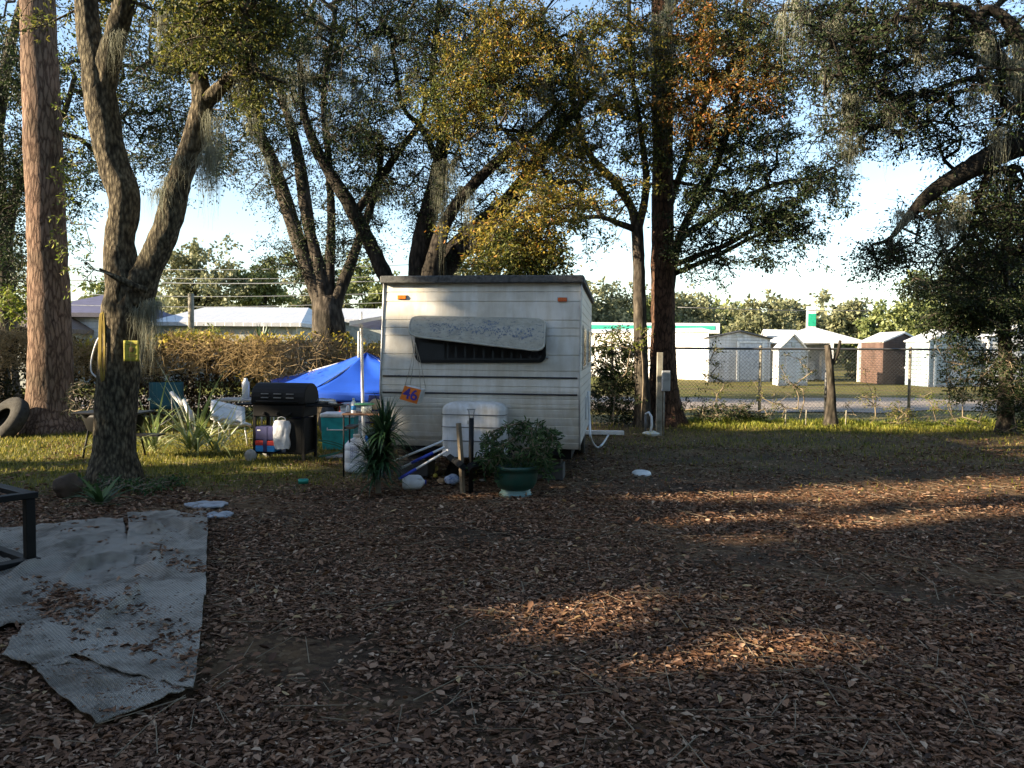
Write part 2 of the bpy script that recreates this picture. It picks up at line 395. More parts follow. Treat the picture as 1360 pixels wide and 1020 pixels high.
def sprays(C, n_leaf, rad, size, droop=.25, flat=.6):
    """leaves of many clusters: each cluster a handful of twiglets with leaves on them"""
    n = len(C); J = 6
    D = rand_unit(n*J).reshape(n, J, 3); D[:, :, 2] = D[:, :, 2]*flat - droop*.5
    ci = np.repeat(np.arange(n), n_leaf); ji = rng.integers(0, J, len(ci)); tt = rng.uniform(.1, 1, len(ci))
    d = D[ci, ji]; rr = (rad*rng.uniform(.6, 1.25, n))[ci]
    pos = C[ci] + d*(tt*rr)[:, None] + rng.normal(size=(len(ci), 3))*.05*(rad/.4) - np.stack([0*tt, 0*tt, droop*rr*tt*tt*.6], 1)
    dr = d*.8 + rand_unit(len(ci))*.9; dr[:, 2] -= .25
    tw = (C[:, None, :].repeat(J, 1).reshape(-1, 3), (C[:, None, :] + D*rad*.85).reshape(-1, 3))
    return pos, dr, size*rng.uniform(.6, 1.25, len(ci)), tw
def make_tree(name, label, cat, limbs, blobs, lm, bm, n_leaf=45, rad=.42, size=.06, group=None, moss=None, seg=14, rough=.1, flare=.5, base=None, freq=6, mossw=.006, cull=True, extra_tips=None, dens=1.75, twig=True, wid=.42):
    b0 = base if base is not None else P(*limbs[0][0][:3]); root = thing(name, label, cat, (b0[0], b0[1], 0), 0, group)
    off = np.array([b0[0], b0[1], 0.]); mb = MB(); nodes = []
    for k, lb in enumerate(limbs):
        sp, sr = trunkmesh(mb, lb, seg if lb[0][3] > 6 else 8, rough, flare if k == 0 else 0, freq=freq)
        nodes += [q for q in sp[::2] if q[2] > 1.5 or k > 0]
    mb.v = [tuple(np.array(q) - off) for q in mb.v]; mb.build('trunk', bm, root)
    if blobs:
        global CROWN
        CROWN = dens; C = blobpts(blobs); CROWN = 1.0
        if extra_tips is not None: C = np.vstack([C, extra_tips])
        if cull: C = C[~open_(C)]
        pos, dr, sz, tw = sprays(C, n_leaf, rad, size)
        if cull: k = ~open_(pos); pos, dr, sz = pos[k], dr[k], sz[k]
        leaves('crown', pos - off, dr, sz, lm, root, wid=wid)
        if twig:
            A, B, ra, rb, nn = grow(nodes, C)
            A2, B2 = tw; n2 = len(A2); r2 = np.full(n2, .0035)
            segs('branches', np.vstack([A, A2]) - off, np.vstack([B, B2]) - off, np.concatenate([ra, r2]), np.concatenate([rb, r2*.5]), bm, root)
    if moss:
        tops = np.array([P(a, b, Y) for (a, b, Y, L) in moss]) - off; Ls = [L for (_, _, _, L) in moss]
        strands('spanish_moss', np.vstack([tops, tops+rng.normal(size=tops.shape)*(.16 if mossw > .0042 or 'over' in name else .07)*np.array([1, .8, .3])]), [q*1.15 for q in Ls]+[q*.7 for q in Ls], 'moss', root, width=mossw*.75, per=75, spread=.045)
    return root
M['moss'] = leafm('spanish_moss', [(0, (.15, .155, .11)), (1, (.34, .34, .25))], .25, .9)
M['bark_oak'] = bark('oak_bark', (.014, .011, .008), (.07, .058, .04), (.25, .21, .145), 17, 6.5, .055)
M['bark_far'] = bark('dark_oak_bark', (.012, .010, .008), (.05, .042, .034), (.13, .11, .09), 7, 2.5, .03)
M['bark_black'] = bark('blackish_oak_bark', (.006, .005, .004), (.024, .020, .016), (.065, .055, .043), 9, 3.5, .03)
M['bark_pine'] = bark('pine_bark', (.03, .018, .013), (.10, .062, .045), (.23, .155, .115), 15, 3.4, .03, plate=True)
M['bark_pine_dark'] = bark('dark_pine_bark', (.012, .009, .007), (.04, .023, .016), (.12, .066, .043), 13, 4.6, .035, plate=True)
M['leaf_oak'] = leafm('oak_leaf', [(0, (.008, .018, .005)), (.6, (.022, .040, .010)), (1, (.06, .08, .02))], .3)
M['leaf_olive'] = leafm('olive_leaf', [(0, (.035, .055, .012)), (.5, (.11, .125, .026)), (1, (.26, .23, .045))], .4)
M['leaf_gold'] = leafm('gold_leaf', [(0, (.08, .09, .012)), (.5, (.24, .20, .025)), (.88, (.42, .29, .04)), (1, (.45, .17, .03))], .4, patch=[(0, (.03, .05, .01)), (.7, (.10, .12, .02)), (1, (.26, .22, .03))], pscale=.9)
M['leaf_orange'] = leafm('orange_leaf', [(0, (.05, .05, .01)), (.5, (.14, .11, .02)), (.85, (.36, .16, .025)), (1, (.42, .10, .02))], .4, patch=[(0, (.02, .04, .008)), (.8, (.06, .07, .014)), (1, (.2, .13, .02))], pscale=.8)
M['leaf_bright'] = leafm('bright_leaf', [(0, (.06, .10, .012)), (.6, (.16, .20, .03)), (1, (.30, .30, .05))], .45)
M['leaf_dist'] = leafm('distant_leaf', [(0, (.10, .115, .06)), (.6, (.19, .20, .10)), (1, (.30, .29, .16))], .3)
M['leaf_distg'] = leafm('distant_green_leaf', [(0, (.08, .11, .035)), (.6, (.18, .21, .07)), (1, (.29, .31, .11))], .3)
# ------------------------------------------------------------------ ground
def grassmask(x, y):
    """how grassy the ground is at a place: left lawn, verge by the fence, thin grass to the right"""
    p = np.stack([x, y, 0*x], 1); n = sn(p, .9, 5)*.5 + sn(p, 2.7, 2)*.25
    left = 1/(1+np.exp(-(( -x - 3.7 + (y-9)*.28) * 2.2))) * 1/(1+np.exp(-(y-8.9+n)*2.5))
    verge = np.exp(-((y-17.3)/1.0)**2) * (x > 3.6)
    right = .22/(1+np.exp(-(y-11.3-.25*x*0+n*1.2)*1.2)) * 1/(1+np.exp(-(x-1.2)*2))
    mid = .35*np.exp(-((x+2.8)**2/1.5+(y-10.3)**2/.8))
    far = (y > 18) * (.45+.35*n)
    return np.clip(left*(.85+.5*n) + verge*1.1 + right*(.8+n*.9) + mid*(.8+n) + far, 0, 1)
def gz(x, y):
    return 0.012*np.sin(x*1.3+np.sin(y*.9)) + .01*np.sin(y*1.7-x*.6) + .006*np.sin(x*4.1+y*3.3)
xs = np.concatenate([np.linspace(-400, -30, 14), np.linspace(-26, -9, 30), np.arange(-8.8, 9, .11), np.linspace(9.3, 30, 50), np.linspace(36, 400, 14)])
ys = np.concatenate([np.linspace(-200, -10, 8), np.linspace(-8, 2, 30), np.arange(2.1, 19, .11), np.linspace(19.4, 60, 60), np.linspace(75, 600, 14)])
GX, GY = np.meshgrid(xs, ys); nx, ny = len(xs), len(ys)
fx, fy = GX.ravel(), GY.ravel(); gp = np.stack([fx, fy, 0*fx], 1)
near = (np.abs(fx) < 12) & (fy > 0) & (fy < 20)
fzz = gz(fx, fy)*np.where(near, 1, .4) + np.where(near, .008*sn(gp, 5.0)+.006*sn(gp, 11.), 0) - .01
idx = np.arange(nx*ny).reshape(ny, nx)
Fc = np.stack([idx[:-1, :-1].ravel(), idx[:-1, 1:].ravel(), idx[1:, 1:].ravel(), idx[1:, :-1].ravel()], 1)
m, n, l, b = nmat('leaf_litter_ground')
at = n.new('ShaderNodeAttribute'); at.attribute_name = 'grass'
c = coords(n, l)
n1 = noise_n(n, l, c.outputs[0], 30, 8, .75); n2 = noise_n(n, l, c.outputs[0], .8, 5); n3 = noise_n(n, l, c.outputs[0], 60, 4, .8)
vo = n.new('ShaderNodeTexVoronoi'); vo.inputs['Scale'].default_value = 28; l.new(c.outputs[0], vo.inputs['Vector'])
sepc = n.new('ShaderNodeSeparateColor'); l.new(vo.outputs['Color'], sepc.inputs[0])
lit = ramp(n, l, sepc.outputs[0], [(0.0, (.065, .037, .018)), (.5, (.15, .083, .038)), (.8, (.22, .135, .068)), (1, (.30, .205, .12))])
soil = ramp(n, l, n1.outputs[0], [(.3, (.022, .015, .010)), (.7, (.095, .062, .038))])
soilf = ramp(n, l, n2.outputs[0], [(.38, (1, 1, 1)), (.58, (.25, .25, .25))])
mx = n.new('ShaderNodeMix'); mx.data_type = 'RGBA'; l.new(soilf.outputs[0], mx.inputs[0]); l.new(lit.outputs[0], mx.inputs[6]); l.new(soil.outputs[0], mx.inputs[7])
gr = ramp(n, l, n3.outputs[0], [(.3, (.05, .06, .010)), (.55, (.13, .13, .022)), (.75, (.26, .22, .045))])
mx2 = n.new('ShaderNodeMix'); mx2.data_type = 'RGBA'; l.new(at.outputs['Fac'], mx2.inputs[0]); l.new(mx.outputs[2], mx2.inputs[6]); l.new(gr.outputs[0], mx2.inputs[7])
l.new(mx2.outputs[2], b.inputs['Base Color']); b.inputs['Roughness'].default_value = .95; b.inputs['Specular IOR Level'].default_value = .15
bp = n.new('ShaderNodeBump'); bp.inputs['Distance'].default_value = .03; bp.inputs['Strength'].default_value = .9; l.new(n1.outputs[0], bp.inputs['Height']); l.new(bp.outputs[0], b.inputs['Normal'])
gnd = npmesh('ground', np.stack([fx, fy, fzz], 1), Fc, m, None, True); tag(gnd, 'leaf covered yard with thin grass', None, kind='structure')
ga = gnd.data.attributes.new('grass', 'FLOAT', 'POINT'); ga.data.foreach_set('value', grassmask(fx, fy).astype(np.float32))

# gravel drive beyond the fence and a concrete apron
M['gravel'] = simple('gravel', (.25, .205, .17), .95, scale=3, bump=1.0, bscale=40, dirt=(.15, .13, .11))
md = MB()
def drive(u_, v_):
    x = -14 + u_*90; c0 = 24.5 + .04*(x); return (x, c0 - 3.2 + v_*6.0 + (.5*math.sin(x*.6)+.4*math.sin(x*1.7+v_*3)), .012)
md.grid(drive, 80, 8); tag(md.build('gravel_road', 'gravel'), None, None, kind='structure')

# ------------------------------------------------------------------ rugs (crumpled grey outdoor carpets)
m, n, l, b = nmat('woven_grey_carpet')
c = coords(n, l); sp = n.new('ShaderNodeTexWave'); sp.inputs['Scale'].default_value = 26; sp.bands_direction = 'DIAGONAL'; sp.inputs['Distortion'].default_value = 1.2; l.new(c.outputs[0], sp.inputs[0])
sp2 = n.new('ShaderNodeTexWave'); sp2.inputs['Scale'].default_value = 34; sp2.bands_direction = 'X'; l.new(c.outputs[0], sp2.inputs[0])
ns = noise_n(n, l, c.outputs[0], 2.6, 8, .7); r = ramp(n, l, ns.outputs[0], [(.38, (.17, .145, .115)), (.54, (.39, .345, .285)), (.72, (.47, .425, .36))])
mm = n.new('ShaderNodeMath'); mm.operation = 'MULTIPLY'; l.new(sp.outputs['Fac'], mm.inputs[0]); l.new(sp2.outputs['Fac'], mm.inputs[1])
dk = ramp(n, l, mm.outputs[0], [(0, (.6, .6, .6)), (.5, (1.1, 1.1, 1.1))])
mx = n.new('ShaderNodeMix'); mx.data_type = 'RGBA'; mx.blend_type = 'MULTIPLY'; mx.inputs[0].default_value = 1; l.new(r.outputs[0], mx.inputs[6]); l.new(dk.outputs[0], mx.inputs[7])
l.new(mx.outputs[2], b.inputs['Base Color']); b.inputs['Roughness'].default_value = .9; b.inputs['Specular IOR Level'].default_value = .15
bp = n.new('ShaderNodeBump'); bp.inputs['Distance'].default_value = .008; bp.inputs['Strength'].default_value = .8; l.new(mm.outputs[0], bp.inputs['Height'])
n6 = noise_n(n, l, c.outputs[0], 7, 6); bp2 = n.new('ShaderNodeBump'); bp2.inputs['Distance'].default_value = .03; bp2.inputs['Strength'].default_value = .6; l.new(n6.outputs[0], bp2.inputs['Height']); l.new(bp.outputs[0], bp2.inputs['Normal']); l.new(bp2.outputs[0], b.inputs['Normal'])
M['rug'] = m
def edge(pts, t):
    pts = [np.array(p) for p in pts]; L = [np.linalg.norm(pts[i+1]-pts[i]) for i in range(len(pts)-1)]; T = sum(L); d = t*T
    for i, q in enumerate(L):
        if d <= q or i == len(L)-1: return pts[i] + (pts[i+1]-pts[i])*min(1, d/q)
        d -= q
RUGPOLY = []
def rug(label, top, bottom, left, right, z, folds, seed, nu=150, nv=150, amp=.013):
    """edges as photo ground points; top/bottom run left to right, left/right run top to bottom; folds: [(px,py)...,height,width]"""
    g = lambda L: [G(a, b_)[:2] for a, b_ in L]
    T, B, Lf, Rt = g(top), g(bottom), g(left), g(right)
    FD = [([G(a, b_)[:2] for a, b_ in pl], h, wd) for pl, h, wd in folds]
    ctr = G(150, 790)[:2]
    pts = []
    for j in range(nv):
        v = j/(nv-1); lv, rv = edge(Lf, v), edge(Rt, v)
        for i in range(nu):
            u = i/(nu-1); tu, bu = edge(T, u), edge(B, u)
            q = (1-v)*tu + v*bu + (1-u)*lv + u*rv - ((1-u)*(1-v)*T[0] + u*(1-v)*T[-1] + (1-u)*v*B[0] + u*v*B[-1]); pts.append(q)
    pts = np.array(pts); p3 = np.stack([pts[:, 0], pts[:, 1], 0*pts[:, 0]], 1)
    pts = pts + np.stack([sn(p3, 3.1, seed), sn(p3, 2.7, seed+4)], 1)*.012
    zz = z + gz(pts[:, 0], pts[:, 1]) + amp*(1+sn(p3, 3.0, seed)) + amp*1.1*(1-np.abs(sn(p3, 5.5, seed+1)))**3*1.6 + amp*.5*np.abs(sn(p3, 9.5, seed+1)) + .003*sn(p3, 17, seed)
    for pl, h, wd in FD:
        dmin = np.full(len(pts), 9.); along = np.zeros(len(pts)); tot = 0
        for k in range(len(pl)-1):
            a, e = pl[k], pl[k+1]-pl[k]; L = np.linalg.norm(e); t = np.clip(((pts-a)@e)/L**2, 0, 1)
            d = np.linalg.norm(pts - a - t[:, None]*e, axis=1); up = d < dmin; dmin = np.where(up, d, dmin); along = np.where(up, tot+t*L, along); tot += L
        zz += h*1.7*np.exp(-(dmin/wd/.8)**2)*np.clip(np.sin(PI*np.clip(along/tot, .02, .98)), .25, 1)
    V = np.stack([pts[:, 0], pts[:, 1], zz], 1) ; o = np.array([ctr[0], ctr[1], 0]); idx = np.arange(nu*nv).reshape(nv, nu)
    Fc = np.stack([idx[:-1, :-1].ravel(), idx[1:, :-1].ravel(), idx[1:, 1:].ravel(), idx[:-1, 1:].ravel()], 1)
    ob = npmesh('outdoor_rug', V - o, Fc, 'rug', None, True); ob.location = tuple(o); s = ob.modifiers.new('s', 'SOLIDIFY'); s.thickness = .006; s.offset = 1
    tag(ob, label, 'rug', 'crumpled grey rugs')
    RUGPOLY.append((np.array(T + Rt[1:] + B[::-1][1:] + Lf[::-1][1:-1]), V)); return ob
rug('uppermost crumpled grey woven rug with a straight right edge and long folds',
    [(168, 694), (222, 691), (275, 691)], [(92, 884), (160, 905), (200, 915), (258, 927)], [(168, 694), (172, 715), (165, 745), (128, 800), (92, 884)],
    [(275, 691), (276, 745), (273, 800), (258, 927)], .035,
    [([(185, 712), (215, 710), (250, 714), (277, 725)], .05, .06), ([(205, 745), (208, 762), (200, 776)], .03, .05), ([(176, 765), (200, 773), (235, 778), (272, 779)], .035, .04),
     ([(190, 790), (172, 812), (140, 835), (110, 860)], .04, .045), ([(175, 722), (200, 718), (225, 722)], .055, .05), ([(150, 850), (180, 857), (215, 870)], .018, .03)], 1.0)
rug('middle grey woven rug with a lifted curved fold left of the straight edged one',
    [(104, 742), (135, 728), (185, 722)], [(0, 885), (40, 896), (115, 895)], [(104, 742), (78, 788), (40, 836), (0, 885)], [(185, 722), (178, 760), (150, 830), (115, 895)], .018,
    [([(80, 790), (98, 770), (130, 757), (170, 755), (205, 752)], .045, .05), ([(60, 820), (95, 826), (125, 818)], .02, .03), ([(74, 792), (84, 800)], .04, .04)], 4.0)
rug('undermost grey rug whose corner pokes out toward the camera',
    [(30, 880), (150, 890), (245, 915)], [(128, 966), (190, 945), (243, 925)], [(30, 880), (70, 925), (128, 966)], [(245, 915), (244, 920), (243, 925)], .006,
    [([(80, 910), (130, 920), (180, 925)], .02, .04)], 7.0, 90, 60)
rug('leaf strewn pale rug at the left edge beside the black steel frame',
    [(-90, 706), (60, 704), (164, 697)], [(-150, 860), (-40, 850), (75, 830)], [(-90, 706), (-120, 780), (-150, 860)], [(164, 697), (172, 740), (130, 790), (75, 830)], .004,
    [([(60, 740), (110, 725), (150, 722)], .03, .05), ([(0, 780), (40, 760), (80, 750)], .03, .05)], 9.0)

def inpoly(x, y, poly):
    ins = np.zeros(len(x), bool); n_ = len(poly); j = n_-1
    for i in range(n_):
        xi, yi = poly[i]; xj, yj = poly[j]
        c_ = ((yi > y) != (yj > y)) & (x < (xj-xi)*(y-yi)/(yj-yi+1e-12)+xi); ins ^= c_; j = i
    return ins
def onrug(x, y):
    r = np.zeros(len(x), bool)
    for pl, _ in RUGPOLY: r |= inpoly(x, y, pl)
    return r
# ------------------------------------------------------------------ fallen leaves
M['litter'] = leafm('fallen_oak_leaves', [(0, (.045, .024, .014)), (.35, (.15, .072, .037)), (.72, (.25, .132, .072)), (.94, (.37, .23, .145)), (1, (.52, .38, .26))], .12, .8)
M['litter2'] = leafm('fallen_yellow_leaves', [(0, (.14, .07, .03)), (.6, (.30, .18, .09)), (1, (.48, .34, .16))], .2)
def litter(name, x, y, z, size, mat, tilt=.35, wid=.42):
    n_ = len(x); a = rng.uniform(0, 2*PI, n_); tl = rng.normal(size=n_)*tilt; d = np.stack([np.cos(a), np.sin(a), np.tan(np.clip(tl, -1, 1))*.9], 1); d /= np.linalg.norm(d, axis=1)[:, None]
    s = np.stack([-np.sin(a), np.cos(a), rng.normal(size=n_)*tilt], 1); s /= np.linalg.norm(s, axis=1)[:, None]; u = np.cross(d, s)
    L = size[:, None]; W = L*wid*rng.uniform(.7, 1.2, (n_, 1)); cp = rng.uniform(-.1, .22, (n_, 1)); cw = rng.uniform(-.05, .22, (n_, 1))
    o = np.stack([x, y, z], 1) - d*L*.5; o[:, 2] = np.maximum(o[:, 2], z)
    V = np.empty((n_, 8, 3), np.float32)
    V[:, 0] = o; V[:, 1] = o+d*L*.33-u*L*cp*.6; V[:, 2] = o+d*L*.68-u*L*cp*.6; V[:, 3] = o+d*L
    V[:, 4] = o+d*L*.3+s*W*.45+u*L*cw; V[:, 5] = o+d*L*.68+s*W*.45+u*L*cw; V[:, 6] = o+d*L*.3-s*W*.45+u*L*cw; V[:, 7] = o+d*L*.68-s*W*.45+u*L*cw
    b_ = (np.arange(n_)*8)[:, None]
    Fc = np.concatenate([b_+np.array([q]) for q in ((0, 4, 5, 3), (0, 3, 7, 6))], 0)
    # midrib split: two faces per half
    Fc = np.concatenate([b_+np.array([q]) for q in ((0, 1, 4, 4), (1, 2, 5, 4), (2, 3, 5, 5), (0, 6, 1, 1), (6, 7, 2, 1), (7, 3, 2, 2))], 0)
    tri = np.concatenate([b_+np.array([q]) for q in ((0, 1, 4), (1, 2, 5), (1, 5, 4), (2, 3, 5), (0, 6, 1), (6, 7, 2), (6, 2, 1), (7, 3, 2))], 0)
    return tag(npmesh(name, V.reshape(-1, 3), tri, mat, None, False), None, None, kind='stuff')
def groundpts(n_, y0, y1, xm=.72, pw=1.0):
    y = y0 + (y1-y0)*rng.uniform(0, 1, n_)**pw; x = rng.uniform(-1, 1, n_)*(y*xm+.4); return x, y
X, Y = [], []
for (cnt, y0, y1) in ((112000, 2.6, 5.2), (100000, 5.2, 9), (40000, 9, 13.5), (9000, 13.5, 17)):
    x, y = groundpts(cnt, y0, y1); X.append(x); Y.append(y)
X = np.concatenate(X); Y = np.concatenate(Y); p3 = np.stack([X, Y, 0*X], 1)
dens = .62 + .62*sn(p3, 1.1, 8) + .35*sn(p3, 3.3, 2) - .75*grassmask(X, Y)
k = (rng.uniform(0, 1, len(X)) < dens + .12) & ~onrug(X, Y); X, Y = X[k], Y[k]
Z = gz(X, Y) + rng.uniform(-.006, .013, len(X))
litter('fallen_leaves', X, Y, Z, (.014+.037*rng.uniform(0, 1, len(X))**1.6)*(1+.03*Y), 'litter', .15).__setitem__('label', 'dry brown oak leaves littering the yard')
k = (rng.uniform(0, 1, len(X)) < .012) & (Y > 3.5)
litter('yellow_leaves', X[k], Y[k], Z[k]+.015, rng.uniform(.03, .07, k.sum()), 'litter2').__setitem__('label', 'scattered tan and yellow fallen leaves')
x, y = groundpts(2600, 2.8, 10); k = ~onrug(x, y); x, y = x[k], y[k]
litter('large_leaves', x, y, gz(x, y)+.018, rng.uniform(.045, .075, len(x)), 'litter', .3, .5).__setitem__('label', 'larger curled brown leaves lying on top of the litter')
# leaves on the rugs
lx, ly, lz = [], [], []
for pl, V in RUGPOLY:
    q = V[rng.integers(0, len(V), 7000)]; f = sn(q*[1, 1, 0], 3.0, 6)*.6+sn(q*[1, 1, 0], 7.0, 1)*.35
    kk = rng.uniform(0, 1, len(q)) < np.clip(f-.12, .0, 1)*1.1; q = q[kk]; lx.append(q[:, 0]+rng.normal(size=len(q))*.01); ly.append(q[:, 1]); lz.append(q[:, 2]+.008)
lx, ly, lz = map(np.concatenate, (lx, ly, lz))
litter('leaves_on_rugs', lx, ly, lz, rng.uniform(.025, .055, len(lx)), 'litter', .25).__setitem__('label', 'brown leaves caught in the folds of the grey rugs')
fx_, fy_, fz_ = [], [], []
for pl, V in RUGPOLY:
    q = V[rng.integers(0, len(V), 9000)]; f = sn(q*[1, 1, 0], 2.2, 3)*.5+sn(q*[1, 1, 0], 9.0, 1)*.45; kk = rng.uniform(0, 1, len(q)) < np.clip(f+.12, .04, 1)*.8; q = q[kk]
    fx_.append(q[:, 0]+rng.normal(size=len(q))*.01); fy_.append(q[:, 1]+rng.normal(size=len(q))*.01); fz_.append(q[:, 2]+.006)
fx_, fy_, fz_ = map(np.concatenate, (fx_, fy_, fz_))
litter('debris_on_rugs', fx_, fy_, fz_, rng.uniform(.006, .022, len(fx_)), 'litter', .15, .3).__setitem__('label', 'fine brown debris dusted over the grey rugs')
# twigs and pine needles
x, y = groundpts(1500, 2.8, 11, pw=.8); k = ~onrug(x, y); x, y = x[k], y[k]; n_ = len(x); a = rng.uniform(0, 2*PI, n_); L = rng.uniform(.08, .38, n_)
A = np.stack([x, y, gz(x, y)+.02], 1); B = A + np.stack([np.cos(a)*L, np.sin(a)*L, rng.uniform(-.01, .03, n_)], 1)
tag(segs('fallen_twigs', A, B, rng.uniform(.0012, .004, n_), rng.uniform(.001, .0025, n_), 'wood'), 'thin fallen twigs and needles in the leaf litter', None, kind='stuff')
# ------------------------------------------------------------------ grass
M['leaf_weed'] = leafm('weed_blade', [(0, (.08, .11, .015)), (.5, (.22, .25, .03)), (1, (.42, .40, .07))], .45)
M['grass'] = leafm('grass_blade', [(0, (.05, .065, .010)), (.45, (.14, .145, .020)), (.8, (.28, .25, .035)), (1, (.36, .28, .08))], .4)
def grass(name, x, y, h, mat='grass', wid=.006, lab=None):
    n_ = len(x); a = rng.uniform(0, 2*PI, n_); w_ = np.stack([np.cos(a), np.sin(a), 0*a], 1)*(wid*rng.uniform(.6, 1.4, n_))[:, None]
    b2 = rng.uniform(0, 2*PI, n_); ln = np.stack([np.cos(b2), np.sin(b2), 0*a], 1)*(h*rng.uniform(.1, .8, n_))[:, None]
    o = np.stack([x, y, gz(x, y)-.012], 1); up = np.stack([0*h, 0*h, h], 1); V = np.empty((n_, 5, 3), np.float32)
    V[:, 0] = o-w_; V[:, 1] = o+w_; V[:, 2] = o+up*.6+ln*.3-w_*.7; V[:, 3] = o+up*.6+ln*.3+w_*.7; V[:, 4] = o+up*.95+ln
    b_ = (np.arange(n_)*5)[:, None]; Fc = np.concatenate([b_+np.array([q]) for q in ((0, 1, 3), (0, 3, 2), (2, 3, 4))], 0)
    return tag(npmesh(name, V.reshape(-1, 3), Fc, mat), lab, None, kind='stuff')
y = rng.uniform(8.6, 17.6, 150000); x = rng.uniform(-12, 12.5, 150000); k = rng.uniform(0, 1, len(x)) < grassmask(x, y)*.95; x, y = x[k], y[k]
grass('grass', x, y, rng.uniform(.025, .08, len(x))*(1+(y > 16)*.6), lab='short grass of the yard')
x = rng.uniform(3.9, 12.5, 26000); y = 17.5+rng.normal(size=26000)*.38; k = rng.uniform(0, 1, 26000) < .55+.7*sn(np.stack([x, y, 0*x], 1), 2.1, 4); x, y = x[k], y[k]; grass('tall_grass', x, y, rng.uniform(.04, .26, len(x))*(.35+.8*np.abs(sn(np.stack([x, y, 0*x], 1), 1.3))), mat='leaf_weed', wid=.012, lab='taller weeds and grass growing along the chain link fence')
# ------------------------------------------------------------------ camper trailer
TL = (-.386, 9.58, 0); TRZ = R(-7.5)
tr = thing('camper_trailer', 'white corrugated camper trailer parked in the yard, number sign on its front', 'trailer', TL, TRZ)
TM = Matrix.Translation(TL) @ Matrix.Rotation(TRZ, 4, 'Z')
def W2(p): return tuple(TM.inverted() @ Vector(tuple(map(float, p))))
def front_y(z):
    pts = [(.42, .10), (.55, .03), (.95, -.10), (1.15, -.13), (1.45, -.10), (2.42, .02)]
    for (a, ya), (b_, yb) in zip(pts, pts[1:]):
        if z <= b_: return ya + (yb-ya)*(z-a)/(b_-a)
    return pts[-1][1]
HW = 1.205; LEN = 4.4
prof = []                                                       # lapped aluminium siding profile
edges_z = [.42]
z = .42
for h_ in (.085, .11, .11, .11, .10, .065, .07, .055, .10, .20, .20, .24, .10, .10, .24, .12, .12): edges_z.append(edges_z[-1]+h_*1.0)
sc_ = (2.43-.42)/(edges_z[-1]-.42); edges_z = [.42+(q-.42)*sc_ for q in edges_z]
for a, b_ in zip(edges_z, edges_z[1:]):
    prof += [(front_y(a)+.006, a+.001), (front_y(a)-.0015, a+.009), (front_y((a+b_)/2)-.001, (a+b_)/2), (front_y(b_)+.0005, b_-.003)]
mb = MB()
nx_ = 40
def fw(u_, v_):
    i = int(round(v_*(len(prof)-1))); x = -HW+u_*2*HW; y_, z_ = prof[i]
    dent = .006*mn.noise(Vector((x*1.7, z_*2.2, 3)))+.003*mn.noise(Vector((x*6, z_*5, 1))); return (x, y_+dent, z_)
mb.grid(fw, nx_, len(prof), smooth=False); o = mb.build('front_wall', 'trailer', tr)
for pz in (1.0,): pass
for s_, nm in ((-1, 'left'), (1, 'right')):
    mb = MB(); poly = [(s_*(HW-.004), front_y(z_)+.02, z_) for z_ in edges_z] + [(s_*(HW-.004), LEN, 2.43), (s_*(HW-.004), LEN+.05, 1.2), (s_*(HW-.004), LEN-.15, .42)]
    mb.prism(poly, (-s_*.03, 0, 0)); mb.build('side_wall', siding('trailer_side_siding', (.62, .62, .60), .105, depth=.012), tr)
    mb = MB(); mb.tube([(s_*(HW+.006), front_y(z_)-.008, z_) for z_ in edges_z], .013, 6); mb.build('corner_trim', 'aluminium', tr)
mb = MB(); mb.box((-HW+.04, LEN-.02, .5), (HW-.04, LEN, 2.40)); mb.build('rear_wall', 'trailer', tr)
mb = MB()                                                       # roof with a dark drooping edge
def rf(u_, v_):
    x = -HW-.035+u_*(2*HW+.07); y_ = -.05+v_*(LEN+.12); return (x, y_, 2.50+.035*math.sin(PI*u_)*.6+.006*mn.noise(Vector((x*3, y_*3, 0))))
mb.grid(rf, 30, 30)
mb.box((-HW-.035, -.06, 2.425), (HW+.035, .0, 2.515), .01); mb.box((-HW-.04, -.045, 2.44), (-HW+.01, LEN+.05, 2.505)); mb.box((HW-.01, -.045, 2.44), (HW+.04, LEN+.05, 2.505))
mb.build('roof', 'roofdark', tr)
for z0 in (1.085, 1.285):                                      # black stripes
    mb = MB(); mb.grid(lambda u_, v_: (-HW+.02+u_*(2*HW-.04), front_y(z0+v_*.02)-.016, z0+v_*.02), 10, 2); mb.build('stripe', 'stripe', tr, .003)
def fpt(px, py, off=0.0):
    """photo point on the trailer's front wall, in trailer coordinates"""
    d = ray(px, py); o_ = Vector((0, 0, CAMH)); dd = Vector(tuple(d)); iv = TM.inverted(); a = iv @ o_; b_ = iv.to_3x3() @ dd
    t = (0-a[1])/b_[1]
    for _ in range(6):
        q = a+b_*t; t = (front_y(q[2])-off-a[1])/b_[1]
    q = a+b_*t; return np.array([q[0], q[1], q[2]])
def rrect(px0, py0, px1, py1, off, rad=12, nseg=5):
    out = []
    for (cx_, cy_, a0) in ((px1-rad, py0+rad, -90), (px1-rad, py1-rad, 0), (px0+rad, py1-rad, 90), (px0+rad, py0+rad, 180)):
        for k_ in range(nseg+1):
            a = R(a0+90*k_/nseg); out.append(fpt(cx_+rad*math.cos(a), cy_+rad*math.sin(a), off))
    return out
mb = MB(); mb.prism(rrect(551, 424, 725, 482, .034, 10), (0, .03, 0)); wf = mb.build('window', 'black', tr)
mb = MB(); mb.prism(rrect(556, 428, 720, 478, .040, 7), (0, .006, 0)); mb.build('pane', 'glass', wf)
mb = MB(); mb.prism(rrect(590, 430, 593, 476, .044, 1, 1), (0, .004, 0)); mb.build('mullion', 'black', wf)
M['curtain'] = simple('curtain', (.014, .014, .016), .9)
mb = MB(); mb.grid(lambda u_, v_: tuple(fpt(596+u_*118, 458+v_*18, .0415+.002*math.sin(u_*60))), 60, 3); mb.build('curtain', 'curtain', wf)
